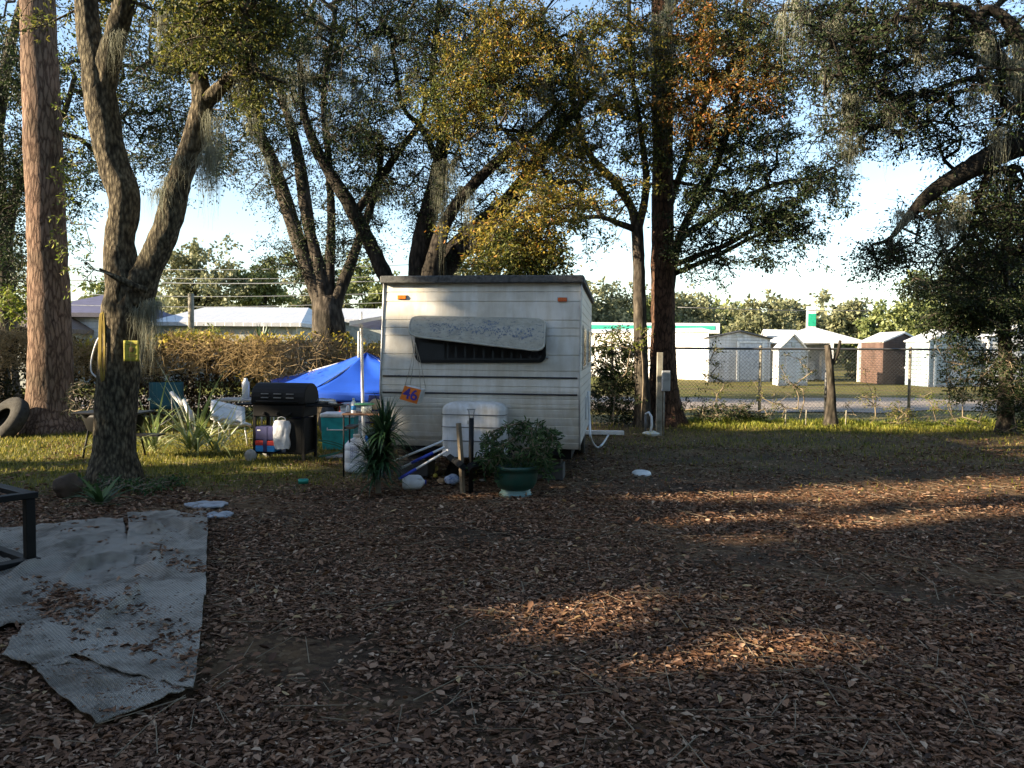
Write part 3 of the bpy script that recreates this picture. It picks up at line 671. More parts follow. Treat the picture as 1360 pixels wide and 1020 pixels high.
# the tilted stone guard over the window
c4 = [fpt(549, 420, .05), fpt(725, 424, .05)]
bl = np.array(W2(P(543, 446, 9.78-.42))); br = np.array(W2(P(723, 467, 9.42-.33)))
def rg(u_, v_):
    # rounded outline by squeezing the parameter square
    a, b_ = u_*2-1, v_*2-1; ar = 5.0
    px_, py_ = a*(1-.035*(abs(b_)**8)), b_*(1-.14*(abs(a)**26))
    uu, vv = (px_+1)/2, (py_+1)/2
    q = (1-vv)*((1-uu)*c4[0]+uu*c4[1]) + vv*((1-uu)*bl+uu*br); bow = .05*math.sin(PI*vv); return (q[0], q[1]-bow, q[2]+bow*.4)
m, n, l, b = nmat('weathered_guard'); c = coords(n, l, (1, 1, 1)); ns = noise_n(n, l, c.outputs[0], 9, 8, .75); n2 = noise_n(n, l, coords(n, l, (9, 9, 22)).outputs[0], 1.6, 9, .85)
r1 = ramp(n, l, ns.outputs[0], [(.3, (.26, .25, .19)), (.6, (.38, .365, .30))]); l2 = ramp(n, l, n2.outputs[0], [(.40, (0, 0, 0)), (.455, (1, 1, 1))])
mx = n.new('ShaderNodeMix'); mx.data_type = 'RGBA'; l.new(l2.outputs[0], mx.inputs[0]); mx.inputs[6].default_value = (.10, .12, .14, 1); l.new(r1.outputs[0], mx.inputs[7]); l.new(mx.outputs[2], b.inputs['Base Color']); b.inputs['Roughness'].default_value = .6
M['guard'] = m
mb = MB(); mb.grid(rg, 60, 24); gd = mb.build('window_guard', 'guard', tr, .012)
mb = MB(); ol = [np.array(rg(i/30, 0)) for i in range(31)]+[np.array(rg(1, i/12)) for i in range(1, 13)]+[np.array(rg(1-i/30, 1)) for i in range(1, 31)]+[np.array(rg(0, 1-i/12)) for i in range(1, 13)]
mb.tube(ol, .013, 6); mb.build('guard_rim', simple('guard_rim_paint', (.42, .41, .34), .5), gd)
# faded, peeled lettering on the guard: short dark flakes in a row of illegible strokes
mb = MB(); rs = random.Random(5)
def flake(u0, v0, su, sv):
    p_ = [np.array(rg(min(.97, max(.03, u0+su*math.cos(a)*rs.uniform(.4, 1.1))), min(.95, max(.05, v0+sv*math.sin(a)*rs.uniform(.4, 1.1)))))+np.array([0, -.0105, .004]) for a in [k_*PI/3 for k_ in range(6)]]
    mb.add(p_, [tuple(range(6))])
for k_ in range(240):
    uu = .16+.76*k_/240; flake(uu, .50+.17*rs.uniform(-1, 1)+.06*math.sin(uu*40)+.05*uu, rs.uniform(.002, .009), rs.uniform(.015, .05))
for k_ in range(60):
    a = rs.uniform(0, 2*PI); flake(.60+.055*math.cos(a)*rs.uniform(.5, 1.2), .23+.10*math.sin(a)*rs.uniform(.3, 1), rs.uniform(.002, .008), rs.uniform(.01, .035))
mb.build('faded_lettering', simple('faded_blue_print', (.14, .17, .22), .7), gd)
for px_, py_ in ((552, 471), (727, 475)): q = fpt(px_, py_, .01); mb = MB(); mb.tube([q, q+[0, -.05, 0]], .014, 8); mb.build('guard_latch', 'aluminium', tr)
mb = MB()
q0 = fpt(550, 470, .03); mb.tube([q0, bl+[.03, 0, 0]], .006, 6); mb.build('guard_prop', 'aluminium', tr)
for px_, mt in ((534, 'amber'), (747, 'redlens')):
    q = fpt(px_, 395 if px_ < 600 else 398, .01); mb = MB(); mb.box((q[0]-.055, q[1]-.02, q[2]-.024), (q[0]+.055, q[1]+.02, q[2]+.024), .008); ml = mb.build('marker_light', mt, tr)
    mb = MB(); mb.box((q[0]-.062, q[1]+.0, q[2]-.03), (q[0]+.062, q[1]+.014, q[2]+.03)); mb.build('lamp_base', 'aluminium', ml)
mb = MB()                                                       # little oval badge marks
for k_ in range(7):
    q = fpt(522+k_*1.4, 499+math.sin(k_*2)*.8, .012); mb.box((q[0]-.006, q[1]-.002, q[2]-.004), (q[0]+.005, q[1], q[2]+.005))
mb.build('badge', 'stripe', tr)
# propane tank cover
def cv(px_, py_, Yd): return np.array(W2(P(px_, py_, Yd)))
lf = fpt(588, 600, 0); rt = fpt(674, 600, 0); x0, x1 = lf[0]*.93+.065, rt[0]*.93+.075
mb = MB(); ztop = 1.01; zb = .37; y0 = -.46; y1 = -.09
def cov(u_, v_):
    # superellipse ring bulging; v from bottom to top
    a = 2*PI*u_; ex = .35; cxm, cym = (x0+x1)/2, (y0+y1)/2; hx, hy = (x1-x0)/2, (y1-y0)/2
    ca, sa = math.cos(a), math.sin(a); rx = math.copysign(abs(ca)**.45, ca)*hx; ry = math.copysign(abs(sa)**.55, sa)*hy
    if v_ < .8: z_ = zb+(ztop-.10-zb)*v_/.8; k_ = 1
    else: t = (v_-.8)/.2*PI/2; z_ = ztop-.10+.10*math.sin(t); k_ = .55+.45*math.cos(t) if t < PI/2-.01 else .0
    if v_ < .8: z_ = z_; k_ = 1-.012*(math.sin(v_/.8*PI*3.0)**20)
    return (cxm+rx*k_, cym+ry*k_+.0, z_)
mb.grid(cov, 49, 40); tc = mb.build('tank_cover', 'cover', tr)
mb = MB()
for zz in (.56, .72, .865): mb.tube([(x0-.003, y0+.12, zz), (x0+.015, y0+.02, zz), (x0+.07, y0-.006, zz), (x1-.07, y0-.006, zz), (x1-.015, y0+.02, zz), (x1+.003, y0+.12, zz)], .0045, 6)
mb.build('cover_seam', 'darksteel', tc)
mb = MB(); mb.box(((x0+x1)/2-.06, y0-.012, .76), ((x0+x1)/2+.0, y0+.0, .80), .003); mb.build('cover_latch', 'steel', tc)
mb = MB(); mb.tube([(-.55, .2, .36), (0.02, -1.15, .36)], .045, 4, False); mb.tube([(.62, .2, .36), (.08, -1.15, .36)], .045, 4, False); mb.box((-.9, .12, .34), (.95, .2, .42)); mb.build('hitch_frame', 'blackmatte', tr)
jq = np.array(W2(P(626, 570, 8.75)))
mb = MB(); mb.tube([(jq[0], jq[1], .02), (jq[0], jq[1], .86)], .028, 12); mb.box((jq[0]-.1, jq[1]-.1, 0.0), (jq[0]+.1, jq[1]+.1, .025)); jk = mb.build('tongue_jack', 'black', tr)
mb = MB(); q = np.array([jq[0], jq[1], .86]); mb.tube([q+[-.02, 0, 0], q+[-.03, 0, .08], q+[-.045, -.02, .1], q+[.05, -.02, .1], q+[.03, 0, .08], q+[.02, 0, 0]], .006, 6); mb.build('crank', 'steel', jk)
# underframe blocks, wheels
for sx in (-1, 1):
    mb = MB(); c_ = Matrix.Translation((sx*(HW-.14), 2.9, .33)) @ Matrix.Rotation(PI/2, 4, 'Y'); mb.lathe([(.16, -.09), (.30, -.1), (.33, -.06), (.33, .06), (.30, .1), (.16, .09)], seg=24, mat=c_); wh = mb.build('wheel', 'tire', tr)
    mb = MB(); mb.lathe([(.03, .1*sx), (.15, .07*sx), (.16, .04*sx)], seg=20, mat=c_); mb.build('rim', 'steel', wh)
mb = MB(); mb.box((-1.1, .25, .28), (1.1, 4.5, .42)); mb.build('chassis', 'blackmatte', tr)
mb = MB(); q = fpt(745, 600, 0); 
for bx_ in (.80, -.92):
    mb = MB(); mb.box((bx_-.2, .3, 0), (bx_+.2, .7, .19), .01); mb.box((bx_-.19, .32, .193), (bx_+.17, .69, .30), .01)
    mb.build('support_block', simple('dark_block', (.07, .065, .06), .9), tr)
# side window + door side details on right flank, skirt hose
for (ya, yb, za, zb_) in ((.75, 1.65, 1.38, 1.95), (2.6, 3.4, 1.4, 1.95)):
    mb = MB(); mb.box((HW-.006, ya, za), (HW+.012, yb, zb_), .01); sw = mb.build('side_window', 'aluminium', tr); mb = MB(); mb.box((HW+.01, ya+.04, za+.04), (HW+.016, yb-.04, zb_-.04)); mb.build('pane', 'glass', sw)
mb = MB(); mb.box((HW-.004, 2.0, .62), (HW+.02, 2.35, .95), .006); mb.build('hatch', 'white', tr)
# awning folded out on the left with its pole
mb = MB(); mb.add([(-HW-.01, .55, 2.08), (-HW-.62, .5, 1.98), (-HW-.62, 3.6, 1.95), (-HW-.01, 3.6, 2.12), (-HW-.01, .55, 2.05), (-HW-.62, .5, 1.92), (-HW-.62, 3.6, 1.89), (-HW-.01, 3.6, 2.09)], [(0, 1, 2, 3), (7, 6, 5, 4), (0, 4, 5, 1), (1, 5, 6, 2), (2, 6, 7, 3), (3, 7, 4, 0)])
mb.build('awning', 'white', tr)
ap = [W2(P(479.5, 417, 10.6)), W2(P(481, 470, 10.6)), W2(P(483, 532, 10.6)), W2(G(484, 624))]
mb = MB(); mb.tube([W2(P(479.5, 414, 10.6)), (W2(P(483.5, 560, 10.6))[0], W2(P(483.5, 560, 10.6))[1], .0)], .022, 4, False); mb.tube([W2(P(477, 440, 10.55)), W2(P(476.5, 475, 10.55))], .02, 4, False); mb.build('awning_pole', 'white', tr)

# hanging number sign
def PF(px_, py_, off): return np.array(TM @ Vector(tuple(fpt(px_, py_, off))))
sc4 = [PF(538, 512.5, .40), PF(559, 518, .40), PF(553.5, 536, .40), PF(531.5, 529.5, .40)]
base = sum(sc4)/4; sg = thing('number_sign', 'orange box sign with violet number 46 hanging by strings from the camper', 'sign', base)
ctr = base; dep = np.array(TM.to_3x3() @ Vector((.03, .12, .005)))
mb = MB(); mb.prism([q-ctr for q in sc4], dep); mb.build('box', 'white', sg)
nrm = np.cross(sc4[1]-sc4[0], sc4[3]-sc4[0]); nrm /= np.linalg.norm(nrm); nrm = nrm if nrm[1] < 0 else -nrm
mb = MB(); mb.prism([(q-ctr)*1.04+nrm*.012 for q in sc4], -nrm*.010); mb.build('face', 'orange', sg)
rt_ = (sc4[1]-sc4[0]); rt_ /= np.linalg.norm(rt_); up_ = np.cross(nrm, rt_); up_ = up_ if up_[2] > 0 else -up_
M4 = Matrix(((rt_[0], up_[0], nrm[0], nrm[0]*.015), (rt_[1], up_[1], nrm[1], nrm[1]*.015), (rt_[2], up_[2], nrm[2], nrm[2]*.015), (0, 0, 0, 1)))
txt('46', .175, 'purple', 'number', sg, M4)
mb = MB(); h1, h2 = PF(551, 455, .45), PF(551.5, 455, .40)
for a, h_ in ((sc4[0], h1), (sc4[0]+dep, h1), (sc4[1], h2), (sc4[1]+dep, h2)): mb.tube([a-ctr, (a+h_)/2-ctr+[.01, 0, 0], h_-ctr], .0028, 4)
mb.build('strings', 'string', sg)

# ------------------------------------------------------------------ helper for small prop placement
def gp_(px, py): g = G(px, py); return np.array([g[0], g[1], 0.0])
# green pot with shrub
q = gp_(685, 661); q[1] += .12; Yp = q[1]; s_ = Yp/F
pot = thing('plant_pot', 'round green glazed plant pot on a pale foot under the leafy shrub', 'pot', q)
mb = MB(); mb.lathe([(.15, .075), (.20, .10), (.235, .17), (.245, .26), (.245, .30), (.262, .305), (.265, .345), (.25, .35), (.235, .30), (.0, .29)], seg=36); mb.build('bowl', 'green_pot', pot)
mb = MB(); mb.lathe([(.175, 0), (.19, .015), (.18, .035), (.16, .05), (.165, .07), (.15, .085)], seg=36); mb.build('foot', 'pale_green', pot)
mb = MB(); mb.lathe([(0, .295), (.234, .293)], seg=24); mb.build('soil', simple('potting_soil', (.03, .02, .015), .95), pot)
def bush(name, label, cat, org, tips, lm, bm, n_leaf, rad, size, stems=6, group=None, wid=.35, droop=.3, cull=False, nodes0=None):
    rt0 = thing(name, label, cat, org, 0, group); tips = np.array(tips); nodes = [np.array(org)+[rng.normal()*.05, rng.normal()*.05, .05*k_] for k_ in range(stems)] + (nodes0 or [])
    pos, dr, sz, tw = sprays(tips, n_leaf, rad, size, droop)
    if cull: k_ = ~open_(pos); pos, dr, sz = pos[k_], dr[k_], sz[k_]
    leaves('foliage', pos-org, dr, sz, lm, rt0, wid=wid); A, B, ra, rb, _ = grow(nodes, tips); r2 = np.full(len(tw[0]), .0025)
    segs('stems', np.vstack([A, tw[0]])-org, np.vstack([B, tw[1]])-org, np.concatenate([np.minimum(ra*.8, .012), r2]), np.concatenate([np.minimum(rb*.8, .012), r2*.5]), bm, rt0); return rt0
M['leaf_shrub'] = leafm('shrub_leaf', [(0, (.02, .05, .015)), (.6, (.05, .10, .03)), (1, (.11, .17, .05))], .35)
org = q+[0, 0, .3]; tips = [P(692, 584, Yp)+rand_unit(1)[0]*[.36, .22, .21] for _ in range(42)]+[P(652, 606, Yp-.15)+rand_unit(1)[0]*[.12, .12, .11] for _ in range(16)]+[P(728, 574, Yp+.05)+rand_unit(1)[0]*.05 for _ in range(3)]+[P(705, 612, Yp-.1)+rand_unit(1)[0]*[.22, .12, .1] for _ in range(14)]
bush('potted_shrub', 'loose narrow leaved shrub growing out of the green glazed pot', 'shrub', org, tips, 'leaf_shrub', 'wood', 24, .135, .07, wid=.27, droop=.6)
# spiky blades helper
def spiky(name, label, cat, org, heads, mat, nbl=60, L=.35, wd=.016, stem=None, group=None, droop=.6, seg=5, up=(.1, 1.0)):
    root = thing(name, label, cat, org, 0, group); VV = []; FF = []; base_ = 0
    for h_ in heads:
        h_ = np.array(h_)-org
        for k_ in range(nbl):
            a = rng.uniform(0, 2*PI); el = rng.uniform(*up)*PI/2; d = np.array([math.cos(a)*math.cos(el), math.sin(a)*math.cos(el), math.sin(el)]); side = np.array([-math.sin(a), math.cos(a), 0]); LL = L*rng.uniform(.65, 1.15); p = h_+rng.normal(size=3)*[.012, .012, .03]
            for i in range(seg+1):
                t = i/seg; w_ = wd*(1-.96*t**1.6)*(.7+.6*math.sin(min(1, t*2)*PI/2)); VV += [p-side*w_, p+side*w_]
                p = p+d*LL/seg; d = d+np.array([0, 0, -droop*(1.2-el/1.6)/seg*(1+t)]); d /= np.linalg.norm(d)
            for i in range(seg): FF.append([base_+2*i, base_+2*i+1, base_+2*i+3, base_+2*i+2])
            base_ += 2*(seg+1)
    npmesh('leaves', np.array(VV), np.array(FF), mat, root, True)
    if stem:
        mb = MB()
        for st in stem: mb.tube([np.array(p_)-org for p_ in st[0]], st[1], 8)
        mb.build('stem', 'greywood', root)
    return root

M['yucca'] = leafm('yucca_leaf', [(0, (.012, .035, .012)), (.7, (.03, .07, .025)), (1, (.07, .12, .05))], .15, .4)
M['variegated'] = leafm('variegated_leaf', [(0, (.16, .22, .05)), (.4, (.34, .38, .15)), (1, (.66, .64, .42))], .35, .4)
q = gp_(502, 655); Yy = q[1]
spiky('yucca_plant', 'dark spiky yucca clump with a leaning head beside the camper corner', 'plant', q, [P(500, 632, Yy), P(494, 615, Yy), P(508, 610, Yy), P(503, 596, Yy+.05), P(511, 573, Yy-.05), P(512, 580, Yy-.05)], 'yucca', 95, .40, .015, [([q, P(503, 610, Yy), P(511, 577, Yy-.05)], .03), ([q+[.02, 0, 0], P(494, 618, Yy)], .02)], droop=.9, up=(-.15, .95))
for (px_, py_, s0, nb, lb) in ((196, 612, 1.2, 17, 'left variegated spider lily beside the kettle grill'), (252, 622, 1.45, 22, 'largest variegated strap leaved plant in the middle of the clump'), (283, 612, 1.25, 15, 'variegated strap leaved plant nearest the white lawn chair')):
    q = gp_(px_, py_); q[1] = 12.0; q[0] = P(px_, 590, 12.)[0]; spiky('strap_leaf_plant', lb, 'plant', q, [q+[0, 0, .08], q+[.08, .05, .06]], 'variegated', nb, 1.0*s0, .016, group='variegated strap leaved plants', droop=1.0, seg=8, up=(.22, .8))
q = gp_(135, 672); spiky('bromeliad', 'small green rosette plant at the foot of the forked oak', 'plant', q, [q+[0, 0, .02]], 'leaf_shrub', 22, .42, .024, droop=.7, up=(.12, .6))
# poles, stake
def pole(label, a, b_, r0, mat, cat='pole', name='pole', sleeve=None, group=None):
    a = np.array(a); b_ = np.array(b_); t = thing(name, label, cat, a, 0, group); mb = MB(); mb.tube([np.zeros(3), (b_-a)], r0, 12); mb.tube([(b_-a)*.985, (b_-a)*1.01], r0*1.12, 12); mb.build('shaft', mat, t)
    if sleeve: mb = MB(); mb.tube([(b_-a)*sleeve[0], (b_-a)*sleeve[1]], r0*1.25, 12); mb.build('sleeve', 'blue_plastic', t)
    return t
pole('upper white pole leaning on the camper hitch', P(524, 612, 9.1), P(588, 586, 8.95), .013, 'white')
pole('long white pole with blue sleeve, middle of the leaning poles', P(532, 622, 8.9), P(590, 594, 8.9), .014, 'white_plastic', sleeve=(.25, .75))
pole('lowest white pole with a short blue grip at its foot', P(530, 636, 8.7), P(595, 598, 8.75), .013, 'white', sleeve=(0.0, .35))
q0, q1 = P(615, 612, 8.7), P(609, 562, 8.75); q0[2] = 0; t = thing('wooden_stake', 'short weathered wooden stake leaning beside the tongue jack', 'stake', q0); mb = MB(); mb.tube([[0, 0, -.03], (q1-q0)*.5+[.005, 0, 0], q1-q0], .03, 4, False); mb.build('post', 'wood', t)
q = gp_(604, 634); q[1] += .15; mb = MB()
mb.lathe([(.14, 0), (.12, .1), (.06, .2), (.055, .3), (0, .31)], seg=9, smooth=False); cb = mb.build('black_bucket', 'blackmatte'); cb.location = tuple(q); tag(cb, 'dark upturned bucket in the shade under the tank cover', 'bucket')
# white jug on its side, tall jug, small stuff
def jug(label, loc, h_, r_, rot=0, mat='white_plastic', marks=True, cat='jug'):
    t = thing('plastic_jug', label, cat, loc, 0); mm_ = Matrix.Identity(4)
    if rot: mm_ = Matrix.Translation((0, 0, r_)) @ Matrix.Rotation(rot, 4, 'Z') @ Matrix.Rotation(PI/2, 4, 'Y') @ Matrix.Translation((0, 0, -h_/2))
    mb = MB(); mb.lathe([(r_*.86, 0), (r_, .02), (r_, h_*.28), (r_*.96, h_*.30), (r_, h_*.32), (r_, h_*.66), (r_*.9, h_*.76), (r_*.5, h_*.87), (r_*.28, h_*.92), (r_*.28, h_*.96)], seg=20, mat=mm_); mb.build('body', mat, t)
    mb = MB(); mb.lathe([(r_*.32, h_*.95), (r_*.33, h_), (0, h_*1.005)], seg=14, mat=mm_); mb.build('cap', 'blue_plastic' if rot else 'white', t)
    mb = MB(); a = [mm_ @ Vector((r_*.9*math.cos(-2.2), r_*.9*math.sin(-2.2), h_*k_)) for k_ in (.62, .72, .84)]; b2 = mm_ @ Vector((r_*1.1*math.cos(-2.2), r_*1.1*math.sin(-2.2), h_*.75)); mb.tube([tuple(a[0]), tuple(b2), tuple(a[2])], r_*.1, 6); mb.build('handle', mat, t)
    if marks:
        mb = MB(); rs = random.Random(3)
        for i in range(8):
            ph = -PI/2+.35*math.cos(i*1.7)+(0 if not rot else .9*PI); z_ = h_*(.45+.12*math.sin(i*2.3)); rr = r_*1.006
            v_ = [mm_ @ Vector((rr*math.cos(ph+da), rr*math.sin(ph+da), z_+dz)) for da, dz in ((0, 0), (.16, .004), (.14, .03), (.02, .024))]; mb.add([tuple(x_) for x_ in v_], [(0, 1, 2, 3)])
        mb.build('print', simple('blue_print', (.08, .1, .3), .6), t)
    return t
q = gp_(549, 652); q[1] += .1; jug('white plastic jug lying on its side in front of the poles', q, .27, .085, rot=R(4))
q = gp_(471, 628); q[1] += .12; 
t = thing('water_bottle', 'tall white five gallon water bottle standing under the wooden side table', 'bottle', q); mb = MB(); mb.lathe([(.13, 0), (.155, .02), (.155, .12), (.148, .13), (.155, .14), (.155, .28), (.148, .29), (.155, .30), (.15, .36), (.10, .42), (.04, .45), (.038, .48)], seg=28); mb.build('body', 'white_plastic', t); mb = MB(); mb.lathe([(.043, .46), (.043, .495), (0, .497)]); mb.build('cap', 'white', t)
mb = MB()
for i in range(9):
    z_ = .34-.018*i; a0 = -PI/2-.35
    for k_ in range(5): a = a0+k_*.16+.03*math.sin(i*3+k_); mb.add([(.1565*math.cos(a), .1565*math.sin(a), z_), (.1565*math.cos(a+.11), .1565*math.sin(a+.11), z_), (.1565*math.cos(a+.11), .1565*math.sin(a+.11), z_+.008), (.1565*math.cos(a), .1565*math.sin(a), z_+.008)], [(0, 1, 2, 3)])
mb.build('print', simple('pale_blue_print', (.2, .22, .45), .6), t)
def lump(name, label, cat, px, py, r_, mat, dy=0, sz=(1, 1, .7), seed=0, seg=18):
    q = gp_(px, py); q[1] += dy; mb = MB(); mb.grid(lambda u_, v_: tuple((lambda d, k_: d*k_*np.array(sz)*r_+[0, 0, r_*sz[2]*.9])(np.array([math.cos(2*PI*u_)*math.sin(PI*v_), math.sin(2*PI*u_)*math.sin(PI*v_), -math.cos(PI*v_)]), 1+.24*mn.noise(Vector((math.cos(2*PI*u_)*math.sin(PI*v_)*1.6+seed, math.sin(2*PI*u_)*math.sin(PI*v_)*1.6, math.cos(PI*v_)*1.6))))), seg, seg//2+4)
    o = mb.build(name, mat); o.location = tuple(q); return tag(o, label, cat)
lump('yellow_fruit', 'pale yellow gourd on the ground below the tank cover', 'gourd', 576, 628, .05, simple('gourd_skin', (.6, .48, .16), .5), .1, (1, 1, 1), 1)
lump('yellow_fruit', 'smaller yellow lemon shaped fruit just in front of the gourd', 'fruit', 577, 636, .028, simple('lemon_skin', (.6, .5, .08), .5), .1, (1, 1, 1), 4)
lump('plastic_bag', 'crumpled blue and white plastic bag on the litter under the hitch', 'bag', 600, 644, .09, simple('blue_white_plastic', (.42, .5, .66), .4, scale=30, dirt=(.06, .12, .36)), .05, (1, .8, .7), 7)
lump('plastic_bag', 'small tan crumpled paper bag left of the blue and white bag', 'bag', 586, 644, .05, simple('tan_paper', (.4, .27, .15), .8), .1, (1.2, .8, .7), 9)
lump('coconut', 'round brown coconut husk in the grass left of the forked oak', 'coconut', 84, 664, .145, simple('coconut_husk', (.07, .045, .027), .95, bump=1.0, bscale=50), .1, (1, 1, .95), 2, 28)
for i, (px_, py_) in enumerate(((556, 636), (566, 618), (590, 625), (612, 640), (640, 640), (653, 652))):
    lump('paper_scrap', ['white', 'pale', 'tan', 'orange brown', 'grey', 'reddish'][i]+' scrap of trash on the ground ' + ['beside the lying jug', 'at the foot of the poles', 'behind the crumpled bag', 'right of the crumpled bag', 'left of the green pot', 'against the green pot foot'][i], 'litter', px_, py_, .03, ['white', 'white', 'string', 'litter2', 'concrete', 'litter2'][i], .05, (1.2, .9, .5), i*2, 10)
mb = MB(); q = gp_(403, 643); mm_ = Matrix.Rotation(R(12), 4, 'Z') @ Matrix.Rotation(PI/2, 4, 'Y'); mb.lathe([(.028, -.06), (.033, -.052), (.033, .045), (.026, .06)], (0, 0, 0), 20, mat=Matrix.Translation((0, 0, .034)) @ mm_); t = thing('drink_can', 'green drink can lying on the bare ground in front of the barrel grill', 'can', q)
mb.build('body', 'green_can', t); mb = MB(); mb.lathe([(0, .0595), (.0262, .061), (.024, .0585)], seg=20, mat=Matrix.Translation((0, 0, .034)) @ mm_); mb.build('lid', 'aluminium', t)

# side table with bottles
TBZ = P(482, 549, 9.95)[2]; xl, xr = P(455, 549, 9.95)[0], P(511, 549, 9.95)[0]
tt = thing('side_table', 'small black framed side table with a brown wooden top beside the camper', 'table', ((xl+xr)/2, 10.1, 0)); hw = (xr-xl)/2
mb = MB(); mb.box((-hw, -.2, TBZ-.025), (hw, .2, TBZ), .006); mb.build('tabletop', simple('reddish_board', (.18, .09, .05), .7), tt)
for sx, sy in ((-1, -1), (1, -1), (-1, 1), (1, 1)): mb = MB(); mb.tube([(sx*(hw-.02), sy*.18, 0), (sx*(hw-.02), sy*.18, TBZ-.02)], .011, 6); mb.build('leg', 'black', tt)
mb = MB(); mb.box((-hw+.02, -.18, TBZ-.20), (-hw+.14, .18, TBZ-.17)); mb.build('shelf', 'black', tt)
def bottle(label, px, h_, r_, mat, cap='white', y=10.0, z=None, cat='bottle', name='bottle', band=None):
    x_ = P(px, 545, y)[0]; t = thing(name, label, cat, (x_, y, TBZ if z is None else z)); mb = MB(); mb.lathe([(r_*.9, 0), (r_, .006), (r_, h_*.62), (r_*.75, h_*.74), (r_*.35, h_*.86), (r_*.35, h_*.92)], seg=18); mb.build('body', mat, t); mb = MB(); mb.lathe([(r_*.42, h_*.9), (r_*.42, h_), (0, h_)], seg=14); mb.build('cap', cap, t)
    if band: mb = MB(); mb.lathe([(r_*1.01, h_*.2), (r_*1.01, h_*.5)], seg=18); mb.build('label_band', band, t)
bottle('clear bottle with a pale blue band on the left of the side table', 469.5, .19, .034, 'white_plastic', 'white', band='cyan')
bottle('short white bottle with a red cap behind the clear one', 462, .10, .024, 'white_plastic', 'red', 10.15)
mb = MB(); mb.lathe([(.055, 0), (.065, .05), (.07, .10), (.06, .10), (.055, .01), (0, .01)], seg=24); o = mb.build('glass_bowl', simple('greenish_glass', (.45, .5, .48), .15)); o.location = (P(487, 545, 10)[0], 10.0, TBZ); tag(o, 'pale cylindrical bowl standing on the side table', 'bowl')
mb = MB(); mb.lathe([(.10, .0), (.13, .008), (.128, .02), (0, .02)], seg=24); o = mb.build('green_lid', simple('green_lid_plastic', (.1, .35, .18), .5)); o.location = (P(483, 535, 10)[0], 10.04, TBZ+.102); tag(o, 'round green lid lying on top of the pale bowl', 'lid')
mb = MB(); mb.lathe([(0, -.0), (.06, .0), (.075, .012), (.05, .02), (0, .018)], seg=24, mat=Matrix.Rotation(R(75), 4, 'X')); o = mb.build('saucer', 'string'); o.location = (P(496, 532, 10)[0], 10.15, TBZ+.10); tag(o, 'beige round plate standing upright behind the bowl', 'plate')
# ------------------------------------------------------------------ barrel gas grill
gY = 11.25; gx = lambda px: P(px, 560, gY)[0]; gzz = lambda py: P(380, py, gY)[2]
xg0, xg1 = gx(336), gx(417); gm = (xg0+xg1)/2; gh = (xg1-xg0)/2*.93
gr_ = thing('barrel_grill', 'black barrel gas grill on a cart with a side shelf and white bag hanging', 'grill', (gm, gY+.1, 0), R(-10))
zt, zlid, zf = gzz(508), gzz(536), gzz(553)
mb = MB(); R_ = (zt-zlid)*.98; n_ = 14
pr = [(-.25+.0, 0)]+[(-.25*math.cos(PI*k_/n_)*1.0, R_*math.sin(PI*k_/n_)**.7) for k_ in range(1, n_)]+[(.25, 0)]
mb.prism([(-gh, y_, zlid+z_) for y_, z_ in pr], (2*gh, 0, 0)); ld = mb.build('lid', 'black', gr_)
bv = ld.modifiers.new('b', 'BEVEL'); bv.width = .012; bv.segments = 3; bv.limit_method = 'ANGLE'
for k_ in range(3):
    for j in range(2):
        mb = MB(); x_ = -gh+.16+k_*.19; z_ = zlid+.085+j*.055; mb.box((x_, -.262+.004*j, z_), (x_+.11, -.238, z_+.012)); mb.build('vent_slot', 'steel', ld)
mb = MB(); mb.tube([(-gh+.1, -.285, zlid+.04), (gh-.1, -.285, zlid+.04)], .011, 8); mb.tube([(-gh+.1, -.285, zlid+.04), (-gh+.1, -.24, zlid+.04)], .008, 6); mb.tube([(gh-.1, -.285, zlid+.04), (gh-.1, -.24, zlid+.04)], .008, 6); mb.build('handle', 'black', ld)
mb = MB(); mb.box((-gh+.02, -.24, zf), (gh-.02, .24, zlid-.004), .015); mb.build('firebox', 'black', gr_)
mb = MB()
for k_ in range(3): mb.lathe([(.024, 0), (.024, .02), (.018, .03), (0, .03)], seg=14, mat=Matrix.Translation((-.2+k_*.2, -.242, zf+.05)) @ Matrix.Rotation(PI/2, 4, 'X'))
mb.build('knobs', 'blackmatte', gr_)
for sx in (-1, 1):
    for sy in (-1, 1):
        mb = MB(); mb.box((sx*(gh-.035)-.02, sy*.2-.02, .03), (sx*(gh-.035)+.02, sy*.2+.02, zf)); mb.build('leg', 'black', gr_)
mb = MB(); mb.box((-gh+.03, -.2, .12), (gh-.03, .2, .145)); mb.build('bottom_shelf', 'black', gr_)
mb = MB(); mb.box((gh-.30, -.215, .15), (gh-.06, .2, zf-.02)); mb.build('side_panel', 'black', gr_)
mb = MB(); mb.box((gh+.005, -.2, zlid-.03), (gh+.40, .2, zlid-.005), .005); mb.build('side_shelf', 'blackmatte', gr_)
mb = MB(); mb.box((-gh-.26, -.2, zlid-.03), (-gh-.005, .2, zlid-.005), .005); mb.build('side_shelf', 'blackmatte', gr_)
for sy in (-.26, .26):
    mb = MB(); mb.lathe([(.02, -.02), (.085, -.022), (.092, 0), (.085, .022), (.02, .02)], seg=24, mat=Matrix.Translation((-gh+.0, sy, .092)) @ Matrix.Rotation(PI/2, 4, 'X')); mb.build('wheel', simple('grey_wheel', (.35, .35, .33), .6), gr_)
gR = Matrix.Translation((gm, gY+.1, 0)) @ Matrix.Rotation(R(-10), 4, 'Z')
def onG(x_, y_, z_): return tuple(gR @ Vector((x_, y_, z_)))
t = thing('cooler_bag', 'navy soft cooler bag with red and blue bands under the barrel grill', 'cooler', onG(-.20, -.12, .147), R(-10)); mb = MB(); mb.box((-.15, -.11, .16), (.15, .11, .36), .015); mb.build('body', 'navy', t)
